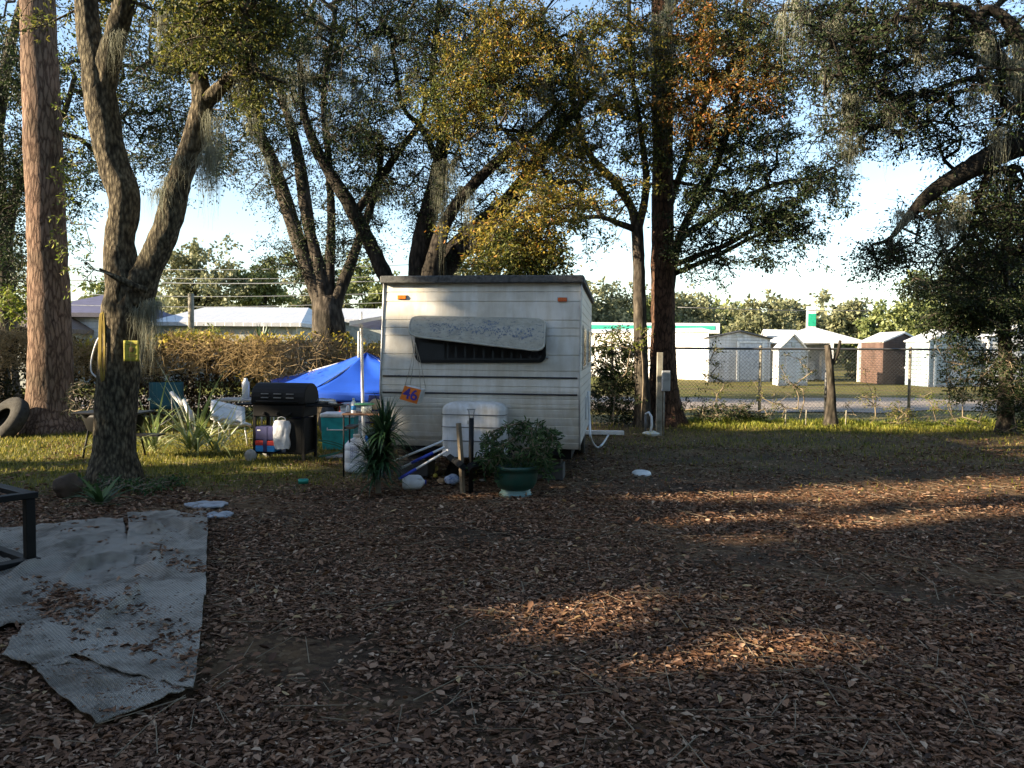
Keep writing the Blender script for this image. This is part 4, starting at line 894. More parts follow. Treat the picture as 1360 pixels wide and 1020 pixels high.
mb = MB(); mb.box((-.152, -.112, .09), (.152, .112, .158), .008); mb.build('red_band', 'red', t); mb = MB(); mb.box((-.15, -.11, 0), (.15, .11, .088), .008); mb.build('blue_band', 'cyan', t)
mb = MB(); mb.box((-.03, -.1145, .0), (.03, -.1125, .36)); mb.build('strap', 'navy', t); mb = MB(); mb.box((-.12, -.113, .30), (-.07, -.1115, .315)); mb.build('logo_patch', 'white', t)
q = onG(.055, -.235, .20); t = thing('plastic_bag', 'white plastic shopping bag hanging under the barrel grill', 'bag', q, R(-10)); mb = MB()
def bagf(u_, v_):
    a = 2*PI*u_; w_ = .115*(.62+.42*max(0, math.sin(PI*min(1, .12+v_*.75)))**.6); k_ = 1+.22*mn.noise(Vector((math.cos(a)*2.2, math.sin(a)*2.2, v_*3)))
    return (math.cos(a)*w_*k_*1.05, math.sin(a)*w_*.5*k_, v_*.40+.02*mn.noise(Vector((a, v_*5, 2))))
mb.grid(bagf, 40, 24); mb.build('sack', 'bagplastic', t); mb = MB(); mb.tube([(-.06, 0, .38), (-.05, 0, .44), (0, 0, .455), (.05, 0, .44), (.07, 0, .38)], .006, 6); mb.build('handles', 'bagplastic', t)
lump('foil_tray', 'crumpled foil and bowls on the right side shelf of the grill', 'foil', 436, 600, .1, simple('foil', (.6, .6, .6), .25, .8), 0, (1.6, .9, .5), 3).location = onG(gh+.2, 0, zlid-.01)
lump('foil_tray', 'small foil ball at the outer end of the grill side shelf', 'foil', 436, 600, .05, 'aluminium', 0, (1.3, .9, .6), 8).location = onG(gh+.34, -.06, zlid-.01)
# ------------------------------------------------------------------ behind: canopy, coolers, chairs
cY = 14.3
pk = P(487, 469, cY+1.3); e0 = P(363, 504, cY+.9); e1 = P(415, 520, cY-.25); e2 = P(512, 523, cY-.2); 
cx0, cxr = P(372, 510, cY)[0], P(372, 510, cY)[0]+3.0
cn = thing('canopy_tent', 'low bright blue pop up canopy standing behind the barrel grill', 'canopy', (pk[0], cY+1.3, 0)); o3 = np.array([pk[0], cY+1.3, 0]); mb = MB()
ze = e1[2]; cs = [P(412, 519, cY-.1), np.array([cxr, cY-.1, ze+.02]), np.array([cxr, cY+2.8, ze+.05]), P(360, 504, cY+2.2)]
for i in range(4):
    a, b_ = cs[i]-o3, cs[(i+1) % 4]-o3; tp = pk-o3
    def pan(u_, v_): 
        e_ = a+(b_-a)*u_; q_ = e_+(tp-e_)*v_; q_ = q_.copy(); q_[2] -= .10*math.sin(PI*v_)*(.5+.5*math.sin(PI*u_))+.05*math.sin(PI*u_)*(1-v_)+.012*math.sin(9*u_+5*v_); return tuple(q_)
    mb.grid(pan, 20, 14)
    mb.grid(lambda u_, v_: tuple(a+(b_-a)*u_+np.array([0, 0, -.05*math.sin(PI*u_)-v_*.17])+np.array([0, -.02*math.sin(u_*14)*v_, 0])), 24, 4)
mb.build('fabric', 'tarp', cn, .003)
for q_ in cs: mb = MB(); mb.tube([(q_-o3)*[.97, .97, 0]+[0, 0, 0], (q_-o3)*[.97, .97, 1]], .018, 4, False); mb.build('leg', 'white', cn)
mb = MB()
for q_ in cs: mb.tube([(q_-o3)*[.97, .97, 1]+[0, 0, -.03], tuple((pk-o3)+[0, 0, -.04])], .012, 4, False)
mb.build('roof_frame', 'white', cn)
def cooler(label, px0, px1, pyt, pyb, Y, mat, lid, name='cooler'):
    x0_, x1_ = P(px0, pyb, Y)[0], P(px1, pyb, Y)[0]; zt_ = P(px0, pyt, Y)[2]; hw_ = (x1_-x0_)/2
    t = thing(name, label, 'cooler', ((x0_+x1_)/2, Y+.2, 0)); mb = MB(); a = .92
    vs = [(-hw_*a, -.17, .0), (hw_*a, -.17, .0), (hw_*a, .17, 0), (-hw_*a, .17, 0), (-hw_, -.2, zt_-.07), (hw_, -.2, zt_-.07), (hw_, .2, zt_-.07), (-hw_, .2, zt_-.07)]; mb.add(vs, [(0, 3, 2, 1), (4, 5, 6, 7), (0, 1, 5, 4), (1, 2, 6, 5), (2, 3, 7, 6), (3, 0, 4, 7)]); mb.build('body', mat, t)
    mb = MB(); mb.box((-hw_-.01, -.21, zt_-.068), (hw_+.01, .21, zt_), .015); mb.build('lid', lid, t)
    mb = MB(); mb.tube([(-hw_*.6, -.2, zt_*.6), (-hw_*.6, -.23, zt_*.55), (hw_*.6, -.23, zt_*.55), (hw_*.6, -.2, zt_*.6)], .01, 6); mb.build('handle', lid, t)
cooler('large teal cooler with a white lid behind the side table', 426, 470, 549, 592, 12.6, 'teal', 'white')
cooler('pale storage bin with a grey lid right behind the teal cooler', 452, 486, 536, 580, 13.4, 'white_plastic', 'steel', 'storage_bin')
def campchair(label, px, Y, rz, mat, w_=.55, h_=.85, frame='darksteel', group=None):
    x_ = P(px, 550, Y)[0]; t = thing('camp_chair', label, 'chair', (x_, Y, 0), rz, group)
    mb = MB(); mb.grid(lambda u_, v_: (-w_/2+u_*w_, -.25+v_*.45, .42-.05*math.sin(PI*u_)-.05*v_), 10, 8); mb.build('seat', mat, t, .008)
    mb = MB(); mb.grid(lambda u_, v_: (-w_/2+u_*w_, .2+v_*.12-.04*math.sin(PI*u_), .40+v_*(h_-.40)), 10, 8); mb.build('backrest', mat, t, .008)
    mb = MB()
    for s_ in (-1, 1):
        mb.tube([(s_*w_/2, -.27, 0), (-s_*w_/2, .22, .42)], .01, 6); mb.tube([(s_*w_/2, .3, 0), (s_*w_/2, -.27, .6)], .01, 6); mb.tube([(s_*w_/2, .2, .0), (s_*w_/2, .33, h_)], .01, 6)
    mb.tube([(-w_/2, -.27, 0), (w_/2, -.27, .42)], .01, 6); mb.build('frame', frame, t)
    for s_ in (-1, 1): mb = MB(); mb.box((s_*w_/2-.03, -.28, .6), (s_*w_/2+.03, .28, .625), .005); mb.build('armrest', mat, t)
M['tealdark'] = simple('dark_teal_fabric', (.02, .09, .10), .8)
campchair('dark teal folding camp chair in the shade before the hedge', 222, 15.4, R(25), 'tealdark', .62, .93)
campchair('red camp chair under the right end of the blue canopy', 470, 14.6, R(10), 'red', .55, .86)
campchair('navy camp chair between the red chair and the camper', 497, 13.6, R(-15), 'navy', .5, .8)
# white lawn chair: folded, tipped
q = np.array([P(303, 560, 13.2)[0], 13.2, 0]); lc = thing('lawn_chair', 'white folding lawn chair with splayed legs beside the strap leaved plants', 'chair', q, R(20))
mb = MB(); mb.grid(lambda u_, v_: (-.27+u_*.54, -.22+v_*.34, .46-.14*u_+.22*v_-.03*math.sin(PI*u_)), 10, 8); mb.build('seat', 'white', lc, .03)
mb = MB(); mb.grid(lambda u_, v_: (-.27+u_*.54, .14+v_*.2, .66-.14*u_+v_*.06), 10, 4); mb.build('backrest', 'white', lc, .04)
for k_, (a, b_) in enumerate((((-.2, -.2, .45), (-.32, -.05, 0)), ((.25, -.2, .35), (.30, -.25, 0)), ((-.2, .15, .45), (.05, .15, 0)), ((.22, .1, .35), (-.10, -.1, 0.0)))): mb = MB(); mb.tube([b_, a], .012, 6); mb.build('leg', 'white', lc)
mb = MB()
for k_ in range(4): mb.tube([(-.27+.17*k_, -.24, .49-.05*k_), (-.25+.17*k_, -.27, .52-.05*k_), (-.16+.17*k_, -.24, .48-.05*k_)], .03, 8)
mb.build('rolled_edge', 'white', lc)
q = np.array([P(228, 560, 14.6)[0], 14.6, 0]); lc = thing('lounge_chair', 'toppled white padded lounge chair arms in front of the teal camp chair', 'chair', q, R(-20))
mb = MB(); mb.tube([(0, 0, .78), (.25, -.05, .62), (.32, -.08, .55)], [.04, .045, .04], 10); mb.tube([(.36, -.1, .66), (.5, -.1, .45), (.56, -.1, .28)], [.04, .05, .04], 10); mb.build('armrest', 'white', lc)
mb = MB(); mb.tube([(0, 0, .78), (-.05, .1, 0)], .012); mb.tube([(.56, -.1, .28), (.55, 0, 0)], .012); mb.tube([(.32, -.08, .55), (.2, .2, 0)], .012); mb.build('frame', 'darksteel', lc)
# folding table + white canister
q = np.array([P(322, 560, 14.0)[0], 14.0, 0]); zt_ = P(320, 529, 14.0)[2]; ft = thing('folding_table', 'grey topped folding table behind the left end of the barrel grill', 'table', q); mb = MB(); mb.box((-.38, -.3, zt_-.04), (.5, .3, zt_), .01); mb.build('tabletop', 'concrete', ft)
for sx in (-.32, .42):
    for sy in (-.25, .25): mb = MB(); mb.tube([(sx, sy, 0), (sx, sy, zt_-.04)], .015, 6); mb.build('leg', 'steel', ft)
mb = MB(); mb.lathe([(.06, 0), (.065, .28), (.03, .33), (.03, .36), (0, .365)], seg=16); o = mb.build('white_canister', 'white_plastic'); o.location = (P(329, 520, 14)[0], 13.9, zt_); tag(o, 'tall white canister standing on the folding table', 'canister')
# black duffel by grill
lump('duffel_bag', 'black bag with teal lining lying between grill and teal cooler', 'bag', 431, 588, .2, simple('black_bag_fabric', (.02, .025, .03), .8), .3, (.8, .8, 1.7), 5).location[2] = .0
lump('tarp_bundle', 'bright blue bundled tarp behind the wooden side table', 'tarp', 497, 600, .17, simple('bright_blue_tarp', (.03, .2, .62), .5), .3, (1.2, .7, .9), 6)
mb = MB(); q = gp_(443, 620); q[1] = 11.4; mb.tube([np.array([.18*math.cos(a)*(1+.1*math.sin(3*a)), .1*math.sin(a), .05+.12*(1+math.sin(a*.5))]) for a in np.linspace(0, 12, 60)], .008, 6); o = mb.build('garden_hose', simple('green_hose', (.02, .16, .1), .5)); o.location = (P(440, 600, 11.4)[0], 11.4, 0); tag(o, 'loops of dark green hose on the ground in front of the teal cooler', 'hose')
for i, (px_, py_, mt, lb) in enumerate(((358, 596, 'red', 'red rag'), (438, 615, 'concrete', 'grey paving piece'), (455, 612, 'wood', 'orange brown board'))):
    q = gp_(px_, py_); mb = MB(); mb.box((-.18, -.1, 0), (.18, .1, .04), .012); o = mb.build('paving_piece' if i else 'rag', mt); o.location = (q[0], q[1]+.5, .0); o.rotation_euler = (0, 0, i*.4); tag(o, lb+' on the ground '+['behind the barrel grill cart', 'right of the barrel grill', 'left of the tall water bottle'][i], 'debris')
# ------------------------------------------------------------------ kettle grill behind oak
q = np.array([P(152, 590, 11.6)[0], 11.6, 0]); kg = thing('kettle_grill', 'small black charcoal grill bowl half hidden behind the forked oak', 'grill', q)
zr = P(152, 549, 11.6)[2]; mb = MB(); mb.lathe([(.0, zr-.36), (.2, zr-.34), (.38, zr-.24), (.45, zr-.05), (.46, zr), (.43, zr), (.35, zr-.05), (0, zr-.06)], seg=28, sy=.65); mb.build('bowl', 'black', kg)
mb = MB(); mb.box((-.48, -.28, zr+.0), (.48, .28, zr+.03), .008); mb.build('grate', 'black', kg)
for sx in (-1, 1):
    for sy in (-1, 1): mb = MB(); mb.tube([(sx*.36, sy*.2, 0), (sx*.3, sy*.15, zr-.24)], .013, 6); mb.build('leg', 'black', kg)
mb = MB(); mb.box((.3, -.35, zr-.30), (.8, -.1, zr-.275)); mb.build('side_tray', 'black', kg)
mb = MB(); mb.lathe([(.05, -.06), (.09, -.06), (.10, 0), (.09, .06), (.05, .06)], seg=18); mm_ = MB(); mb.build('ash_catcher', 'black', kg)
# tire leaning / half buried
q = gp_(18, 577); tm = Matrix.Rotation(R(50), 4, 'X') @ Matrix.Rotation(R(-25), 4, 'Y'); mb = MB()
mb.lathe([(.30, -.13), (.44, -.15), (.56, -.13), (.60, -.08), (.61, 0), (.60, .08), (.56, .13), (.44, .15), (.30, .13), (.28, .1), (.42, .08), (.52, .05), (.52, -.05), (.42, -.08), (.28, -.1), (.30, -.13)], seg=40, mat=tm); o = mb.build('old_tire', 'tire'); o.location = (P(6, 560, 14.1)[0], 14.1, .26); o.scale = (.82, .82, .82); tag(o, 'old weathered tire lying tilted against the left pine', 'tire')
# black steel frame at left edge
f0 = G(40, 757); f1 = P(45, 662, f0[1]); bz = f1[2]; fr_ = thing('steel_frame', 'black square tube steel frame standing on the rug at left edge', 'frame', (f0[0], f0[1], 0), R(54))
mb = MB(); s_ = .032
for a, b_ in (((-s_, -s_, .09), (s_, s_, bz)), ((-s_-1.2, -s_, .09), (s_-1.2, s_, bz)), ((-s_, .8-s_, .09), (s_, .8+s_, bz)), ((-s_-1.2, .8-s_, .09), (s_-1.2, .8+s_, bz))): mb = MB(); mb.box(a, b_, .004); mb.build('leg', 'black', fr_)
mb = MB(); mb.box((-1.25, -.04, bz+.002), (.05, .04, bz+.045), .004); mb.box((-1.25, .76, bz+.002), (.05, .84, bz+.045), .004); mb.box((-.035, .042, bz+.003), (.045, .758, bz+.044), .004); mb.box((-1.24, .042, bz+.003), (-1.16, .758, bz+.044), .004); mb.build('top_rail', 'black', fr_)
mb = MB(); mb.box((-1.25, -.05, .03), (.055, .05, .088), .004); mb.box((-1.25, .75, .03), (.055, .85, .088), .004); mb.box((-.03, .053, .032), (.03, .747, .086), .004); mb.build('bottom_rail', 'black', fr_)
# white slabs by rug
for i, (px_, py_, s_) in enumerate(((276, 674, .2), (290, 688, .13))):
    q = gp_(px_, py_); mb = MB(); mb.grid(lambda u_, v_: ((u_-.5)*2*s_*(1-.3*(2*v_-1)**4+.12*math.sin(u_*9+v_*4+i)), (v_-.5)*1.5*s_*(1-.3*(2*u_-1)**4), .03+.02*mn.noise(Vector((u_*4, v_*4, i*5+.3)))), 22, 16); o = mb.build('flat_rock', simple('pale_slab', (.34, .35, .37), .8, bump=.6), None, .02); o.location = (q[0], q[1], 0); tag(o, ['larger pale flattened sack lying beyond the rug corner', 'smaller pale flattened sack nearer the rug corner'][i], 'sack')
# hose from trailer, plank, tap, trash on the right
wh = [P(781, 520, 11.2), P(783, 560, 11.2), P(785, 583, 11.0), G(793, 594, .03), G(800, 590, .05), G(808, 578, .02)]; sp_, _ = smoothpath(wh, [1]*len(wh), n=8); mb = MB(); o_ = np.array([wh[3][0], wh[3][1], 0]); mb.tube([p_-o_ for p_ in sp_], .017, 8); o = mb.build('drain_hose', 'white_plastic'); o.location = tuple(o_); tag(o, 'white hose drooping from the right flank of the camper to the ground', 'hose')
q = gp_(806, 580); mb = MB(); mb.box((-.45, -.06, 0), (.36, .06, .075), .006); o = mb.build('white_pipe', 'white'); o.location = (q[0], q[1]+.3, .01); o.rotation_euler = (0, 0, R(-4)); tag(o, 'white painted timber lying on the ground right of the camper', 'timber')
t = thing('water_tap', 'white standpipe tap with a bent hose by the two trunks', 'tap', (P(857, 575, 15.0)[0], 15.0, 0)); mb = MB(); mb.tube([(0, 0, 0), (0, 0, .42)], .02, 8); mb.build('pipe', 'darksteel', t)
mb = MB(); mb.tube([(0, 0, .42), (.05, -.05, .46), (.10, -.07, .38), (.11, -.07, .2), (.08, -.07, .06)], .022, 8); mb.build('spout', 'white_plastic', t)
lump('plastic_bag', 'crumpled white and yellow bag on the grass right of the tap', 'bag', 867, 581, .11, simple('yellow_white_bag', (.7, .7, .68), .5, scale=12, dirt=(.6, .5, .05)), .2, (1.4, .8, .5), 2)
mb = MB(); mb.lathe([(.0, .04), (.07, .045), (.12, .03), (.13, 0)], seg=18); o = mb.build('white_dish', 'white'); o.location = tuple(gp_(852, 630)); o.rotation_euler = (R(8), 0, 0); tag(o, 'white upturned dish lying on the leaves right of the camper', 'dish')
# utility post with meter box
q = np.array([P(875, 570, 15.4)[0], 15.4, 0]); up_ = thing('utility_post', 'weathered post carrying a grey meter box in front of the large pine', 'post', q); zt_ = P(876, 468, 15.4)[2]
mb = MB(); mb.box((-.055, -.045, -.1), (.055, .045, zt_), .006); mb.build('post', 'greywood', up_); x_ = .055; zb_ = P(885, 519, 15.4)[2]; z1_ = P(880, 492, 15.4)[2]
mb = MB(); mb.box((x_-.03, -.13, zb_), (x_+.13, -.047, z1_), .01); bx_ = mb.build('meter_box', simple('grey_box_paint', (.42, .43, .44), .5), up_); mb = MB(); mb.box((x_-.02, -.136, zb_+.02), (x_+.12, -.131, z1_-.03), .002); mb.build('box_door', 'steel', bx_); mb = MB(); mb.tube([(x_+.02, -.09, -.05), (x_+.02, -.09, zb_)], .016, 8); mb.build('conduit', 'greywood', up_)
# ------------------------------------------------------------------ sun gaps
def tg(px, py, ru, rv, z=0.0): tunnel(G(px, py, z), ru*1.6+.10, rv*1.7+.07)
for a in ((790, 814, .23, .14), (1010, 858, .20, .09), (940, 685, .22, .07), (1080, 850, .15, .06),
          (1180, 648, .2, .5), (1330, 676, .16, .5), (1345, 645, .28, .5), (1060, 655, .12, .3), (900, 660, .1, .22), (1260, 658, .15, .45), (960, 690, .1, .25), (1170, 690, .08, .25),
          (1150, 563, .75, .9), (1230, 558, .6, .5), (1330, 562, .4, .5), (60, 585, 1.1, .9), (20, 600, .7, .6), (110, 585, .5, .3), (40, 625, .12, .2), (260, 612, .22, .2),
          (330, 628, .25, .08), (400, 622, .3, .07), (700, 652, .14, .05), (775, 645, .15, .05), (1020, 720, .2, .06), (560, 662, .14, .04)): tg(*a)
def tp(px, py, Y, ru, rv): tunnel(P(px, py, Y), ru, rv, py < 380 and Y > 9.4)
for a in ((548, 396, 9.6, .34, .38), (518, 450, 9.7, .17, .5), (535, 545, 9.7, .24, .28), (560, 585, 9.6, .28, .18), (652, 548, 9.2, .14, .26), (665, 490, 9.5, .1, .12), (757, 575, 9.3, .12, .16), (482, 470, 10.6, .15, .5),
          (380, 570, 11.2, .35, .35), (480, 560, 10.0, .3, .4), (310, 560, 13.2, .4, .4), (240, 585, 12, 1.1, .6), (430, 500, 15, 1.2, .9),
          (880, 435, 18, .22, .42), (855, 440, 17.5, .2, .25), (60, 300, 15, 1.0, 5.2), (60, 480, 15, .7, 1.4),
          (140, 200, 9.4, .55, 1.9), (165, 430, 9.4, .4, .8), (245, 240, 9.4, .42, 1.3), (145, 570, 9.4, .25, .3), (250, 60, 9.4, .8, .5),
          (700, 310, 12.7, 1.4, 1.0), (620, 110, 14, 1.4, 1.1), (430, 80, 15, 1.1, .9), (860, 260, 17.6, .7, .9), (1000, 95, 16, .9, .7), (270, 60, 9.2, 1.3, 1.1), (150, 20, 9.4, .8, .8), (760, 120, 15, .7, .6)): tp(*a)

# ------------------------------------------------------------------ trees near
# pine at left
pl = [(68, 574, 15, 37), (67, 520, 15, 29), (66, 420, 15, 27), (62, 300, 15, 25), (56, 150, 15, 24), (50, 0, 15, 22), (44, -220, 15, 20), (40, -420, 15, 15)]
make_tree('pine_tree', 'tall sunlit pine with plated reddish bark at the left edge', 'tree', [pl], [(20, -330, 200, 120, 15, 2, 60), (120, -380, 160, 100, 15, 2, 40)], 'leaf_oak', 'bark_pine', 60, .5, .12, seg=30, rough=.07, flare=.35, freq=5, wid=.06)
vt = [P(100+8*math.sin(i), 30+i*11, 14.6+.2*math.sin(i*2))+rand_unit(1)[0]*[.28, .2, .12] for i in range(32)]+[P(85, 250+i*16, 14.5)+rand_unit(1)[0]*[.15, .1, .1] for i in range(8)]+[P(110, 230, 14.4)+rand_unit(1)[0]*[.35, .2, .25] for i in range(12)]
bush('climbing_vine', 'yellow green vine climbing the shaded flank of the left pine', 'vine', P(96, 560, 14.75), vt, 'leaf_bright', 'wood', 16, .2, .075, stems=3, droop=.5, nodes0=[P(92+3*math.sin(k_), 550-22*k_, 14.55) for k_ in range(26)])
# forked oak
DK = 9.4
lim = [[(150, 648, DK, 33), (152, 600, DK, 27), (155, 540, DK, 26), (160, 470, DK, 27), (168, 410, DK, 30), (172, 375, DK, 26)],
       [(170, 400, DK, 26), (163, 365, DK, 23), (159, 320, DK, 20), (166, 265, DK, 20), (150, 215, DK, 19), (137, 150, DK, 21), (130, 100, DK, 21), (118, 40, DK, 15), (112, -40, DK, 13), (100, -160, DK, 10)],
       [(136, 120, DK, 17), (150, 60, DK-.1, 15), (165, 0, DK-.2, 14), (178, -90, DK-.4, 11), (190, -200, DK-.6, 8)],
       [(178, 400, DK, 25), (198, 355, DK-.05, 18), (222, 300, DK-.1, 17), (238, 240, DK-.1, 16), (258, 185, DK-.1, 15), (268, 135, DK-.1, 14), (262, 70, DK-.1, 11), (285, 0, DK-.2, 11), (300, -90, DK-.4, 9), (330, -180, DK-.5, 6)],
       [(268, 140, DK-.1, 11), (300, 110, DK-.2, 9), (328, 82, DK-.3, 9), (322, 40, DK-.4, 6), (345, -20, DK-.5, 5)],
       [(328, 82, DK-.3, 6), (352, 100, DK-.4, 4), (380, 110, DK-.5, 2)],
       [(195, 386, DK-.2, 4), (165, 374, DK-.35, 5), (132, 357, DK-.5, 1.5)],
       [(160, 368, DK-.25, 3.5), (155, 385, DK-.25, 3), (156, 402, DK-.24, 2)]]
bl = [(255, 40, 95, 60, DK-.2, 1.0, 95), (130, 15, 80, 45, DK+.4, .9, 50), (340, 30, 70, 60, DK, 1.0, 70), (200, -120, 260, 110, DK-.5, 2.0, 190), (60, -60, 120, 60, DK-.5, 1.4, 60), (330, 120, 40, 40, DK, .7, 20), (160, 130, 30, 70, DK+.3, .4, 9)]
ms = [(x_, y_, DK-.2, L) for x_, y_, L in ((325, 95, .7), (335, 105, .6), (343, 60, .5), (265, 30, .5), (240, 210, .35), (222, 235, .45), (215, 250, .5), (181, 410, .3), (196, 405, .95), (199, 400, .6), (280, 195, .8), (272, 210, .65), (300, 30, .9), (150, 45, .5), (215, 20, .7), (276, 150, .9))]
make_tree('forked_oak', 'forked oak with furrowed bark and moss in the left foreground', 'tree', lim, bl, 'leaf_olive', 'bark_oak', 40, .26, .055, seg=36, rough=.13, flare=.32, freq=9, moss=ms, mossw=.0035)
sp2 = P(85, 395, 9.0)
bush('leafy_twig', 'thin leafy twig sprouting from the broken stub of the forked oak', 'twig', P(150, 366, 8.9), [P(118, 350, 8.9), P(108, 343, 8.9), P(112, 372, 8.85), P(125, 358, 8.9)], 'leaf_oak', 'wood', 9, .09, .05, stems=1, wid=.35)
# sign on oak
q = P(175, 466, 9.13); t = thing('yellow_sign', 'yellow paper sign stapled to the forked oak trunk', 'sign', q, R(14)); mb = MB(); mb.grid(lambda u_, v_: (-.08+u_*.165, -.035+.012*math.sin(u_*PI), -.12+v_*.24), 8, 8); mb.build('sheet', 'yellow', t, .003)
mb = MB(); mb.lathe([(0, .001), (.03, .0005), (.032, 0)], seg=14, mat=Matrix.Translation((.005, -.032, .015)) @ Matrix.Rotation(PI/2, 4, 'X')); mb.box((-.05, -.0325, .07), (.06, -.030, .078)); mb.box((-.045, -.0325, -.05), (.055, -.030, -.043)); mb.box((-.04, -.0325, -.07), (.05, -.030, -.064)); mb.build('print', 'brown', t)
# ropes
mb = MB(); oo = P(136, 470, DK-.1); pts = []
for k_ in range(3):
    for a in np.linspace(0, 2*PI, 24): pts.append(P(137-1.5*k_+2.6*math.cos(a), 460+46*math.sin(a)+k_, DK-.25+.04*k_)-oo)
mb.tube(pts, .008, 6); o = mb.build('coiled_rope', 'rope'); o.location = tuple(oo); tag(o, 'yellow rope coil hanging down the left side of the forked oak', 'rope')
mb = MB(); pts = [P(a, b_, DK-.1)-oo for a, b_ in ((134, 445), (128, 455), (122, 475), (121, 492), (127, 500), (136, 505))]; sp_, _ = smoothpath(pts, [1]*6, n=8); mb.tube(sp_, .009, 6); o = mb.build('white_hose_loop', 'white_plastic'); o.location = tuple(oo); tag(o, 'pale hose loop hanging out left of the yellow rope coil', 'hose')
q = gp_(150, 655); bush('ivy_patch', 'dark green creeping plants around the base of the forked oak', 'ivy', q, [np.array([q[0]+rng.uniform(-.55, .6), q[1]+rng.uniform(-.15, .5), rng.uniform(.03, .12)]) for _ in range(60)], 'leaf_shrub', 'wood', 14, .12, .05, stems=2, droop=.1, wid=.5)
q = gp_(118, 560); q[1] = 14.0; q[0] = P(118, 500, 14)[0]; bush('grey_shrub', 'small grey green shrub between the left pine and the forked oak', 'shrub', q, [P(116, 528, 14)+rand_unit(1)[0]*[.4, .3, .3] for _ in range(30)], 'leaf_oak', 'wood', 26, .16, .035)
# leaning oak left-back (multi trunk)
D3 = 17.6
lim = [[(436, 545, D3, 26), (437, 470, D3, 24), (436, 425, D3, 22), (430, 395, D3, 18)],
       [(430, 410, D3, 14), (415, 370, D3, 11), (398, 325, D3, 10), (380, 270, D3, 10), (362, 215, D3, 9), (345, 175, D3-.3, 7), (340, 120, D3-.5, 4)],
       [(433, 405, D3, 15), (424, 360, D3, 10), (412, 310, D3, 8), (404, 260, D3, 9), (395, 200, D3, 7), (378, 140, D3, 5), (360, 90, D3, 3)],
       [(440, 415, D3, 14), (452, 385, D3, 9), (466, 350, D3, 8), (480, 310, D3, 6), (500, 250, D3, 5), (508, 190, D3, 3)],
       [(436, 400, D3, 10), (438, 350, D3, 7), (440, 290, D3, 6), (436, 210, D3, 5), (430, 120, D3, 4), (445, 30, D3, 3)]]
bl = [(380, 60, 85, 90, D3, 1.8, 120), (350, 210, 50, 70, D3, 1.0, 40), (330, 150, 60, 60, D3, 1.2, 40), (440, 120, 80, 110, D3, 1.6, 110), (480, 220, 60, 70, D3, 1.2, 60), (410, 300, 60, 70, D3, 1.2, 30), (400, -110, 220, 120, D3, 2.5, 130), (380, 350, 40, 40, D3, .8, 14)]
ms = [(x_, y_, D3-.6, L) for x_, y_, L in ((385, 95, 1.1), (392, 100, .9), (345, 160, .9), (336, 165, .6), (455, 95, .9), (470, 105, 1.1), (480, 118, .9), (408, 60, 1.0), (440, 150, .7), (370, 40, 1.2), (425, 20, .9), (355, 210, .6), (505, 250, .7))]
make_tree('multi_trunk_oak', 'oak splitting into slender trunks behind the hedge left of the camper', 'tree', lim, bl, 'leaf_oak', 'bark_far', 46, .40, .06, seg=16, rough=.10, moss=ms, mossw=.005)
# spreading oak behind the trailer
D4 = 17.2
lim = [[(560, 560, D4, 34), (560, 480, D4, 32), (562, 410, D4, 30), (566, 370, D4, 24)],
       [(552, 430, D4, 14), (515, 372, D4, 11), (492, 325, D4, 10), (460, 265, D4, 9.5), (435, 225, D4, 8), (415, 185, D4, 7), (402, 140, D4, 5), (398, 80, D4, 4)],
       [(556, 385, D4, 15), (558, 330, D4, 14), (575, 260, D4, 12), (586, 205, D4, 10), (588, 165, D4, 7), (575, 110, D4, 5), (580, 40, D4, 4), (590, -60, D4, 3)],
       [(570, 385, D4, 18), (600, 340, D4, 17), (640, 300, D4, 15), (680, 262, D4, 12), (712, 215, D4, 9), (745, 170, D4, 6), (790, 120, D4, 4)],
       [(568, 380, D4-.5, 14), (590, 300, D4-.5, 9), (620, 255, D4-.6, 8), (660, 215, D4-.6, 7), (700, 180, D4-.7, 5), (740, 140, D4-.8, 3)],
       [(610, 335, D4-.3, 10), (655, 318, D4-.4, 8), (700, 285, D4-.5, 6), (745, 262, D4-.6, 4)],
       [(470, 285, D4, 6), (500, 245, D4, 6), (530, 200, D4, 5), (560, 160, D4, 4), (566, 120, D4, 3)],
       [(582, 215, D4, 5), (560, 170, D4, 4), (535, 140, D4, 3), (520, 60, D4, 2.5)]]
bl = [(560, 70, 130, 80, D4, 2.0, 190), (480, 170, 70, 60, D4, 1.4, 60), (620, 190, 90, 60, D4, 1.5, 100), (700, 110, 90, 90, D4, 1.8, 140), (540, 260, 70, 55, D4, 1.4, 60), (470, 320, 40, 40, D4, 1.0, 20), (640, 290, 90, 45, D4, 1.4, 60), (745, 200, 60, 70, D4, 1.4, 60), (600, 330, 70, 40, D4+.6, 1.0, 24), (600, -110, 280, 120, D4, 3, 200), (520, 10, 90, 50, D4, 1.4, 70)]
ms = [(x_, y_, D4-.7, L) for x_, y_, L in ((590, 220, 1.1), (586, 215, 2.2), (625, 250, 1.2), (720, 110, 1.1), (730, 100, .9), (600, 60, .8), (640, 150, .6), (545, 90, .7), (700, 150, .8), (760, 170, .9), (770, 40, 1.0), (500, 60, .8), (592, 212, .9), (715, 250, .5))]
make_tree('spreading_oak', 'large dark oak with spreading limbs directly behind the camper', 'tree', lim, bl, 'leaf_oak', 'bark_black', 46, .42, .06, seg=16, rough=.10, moss=ms, mossw=.005)
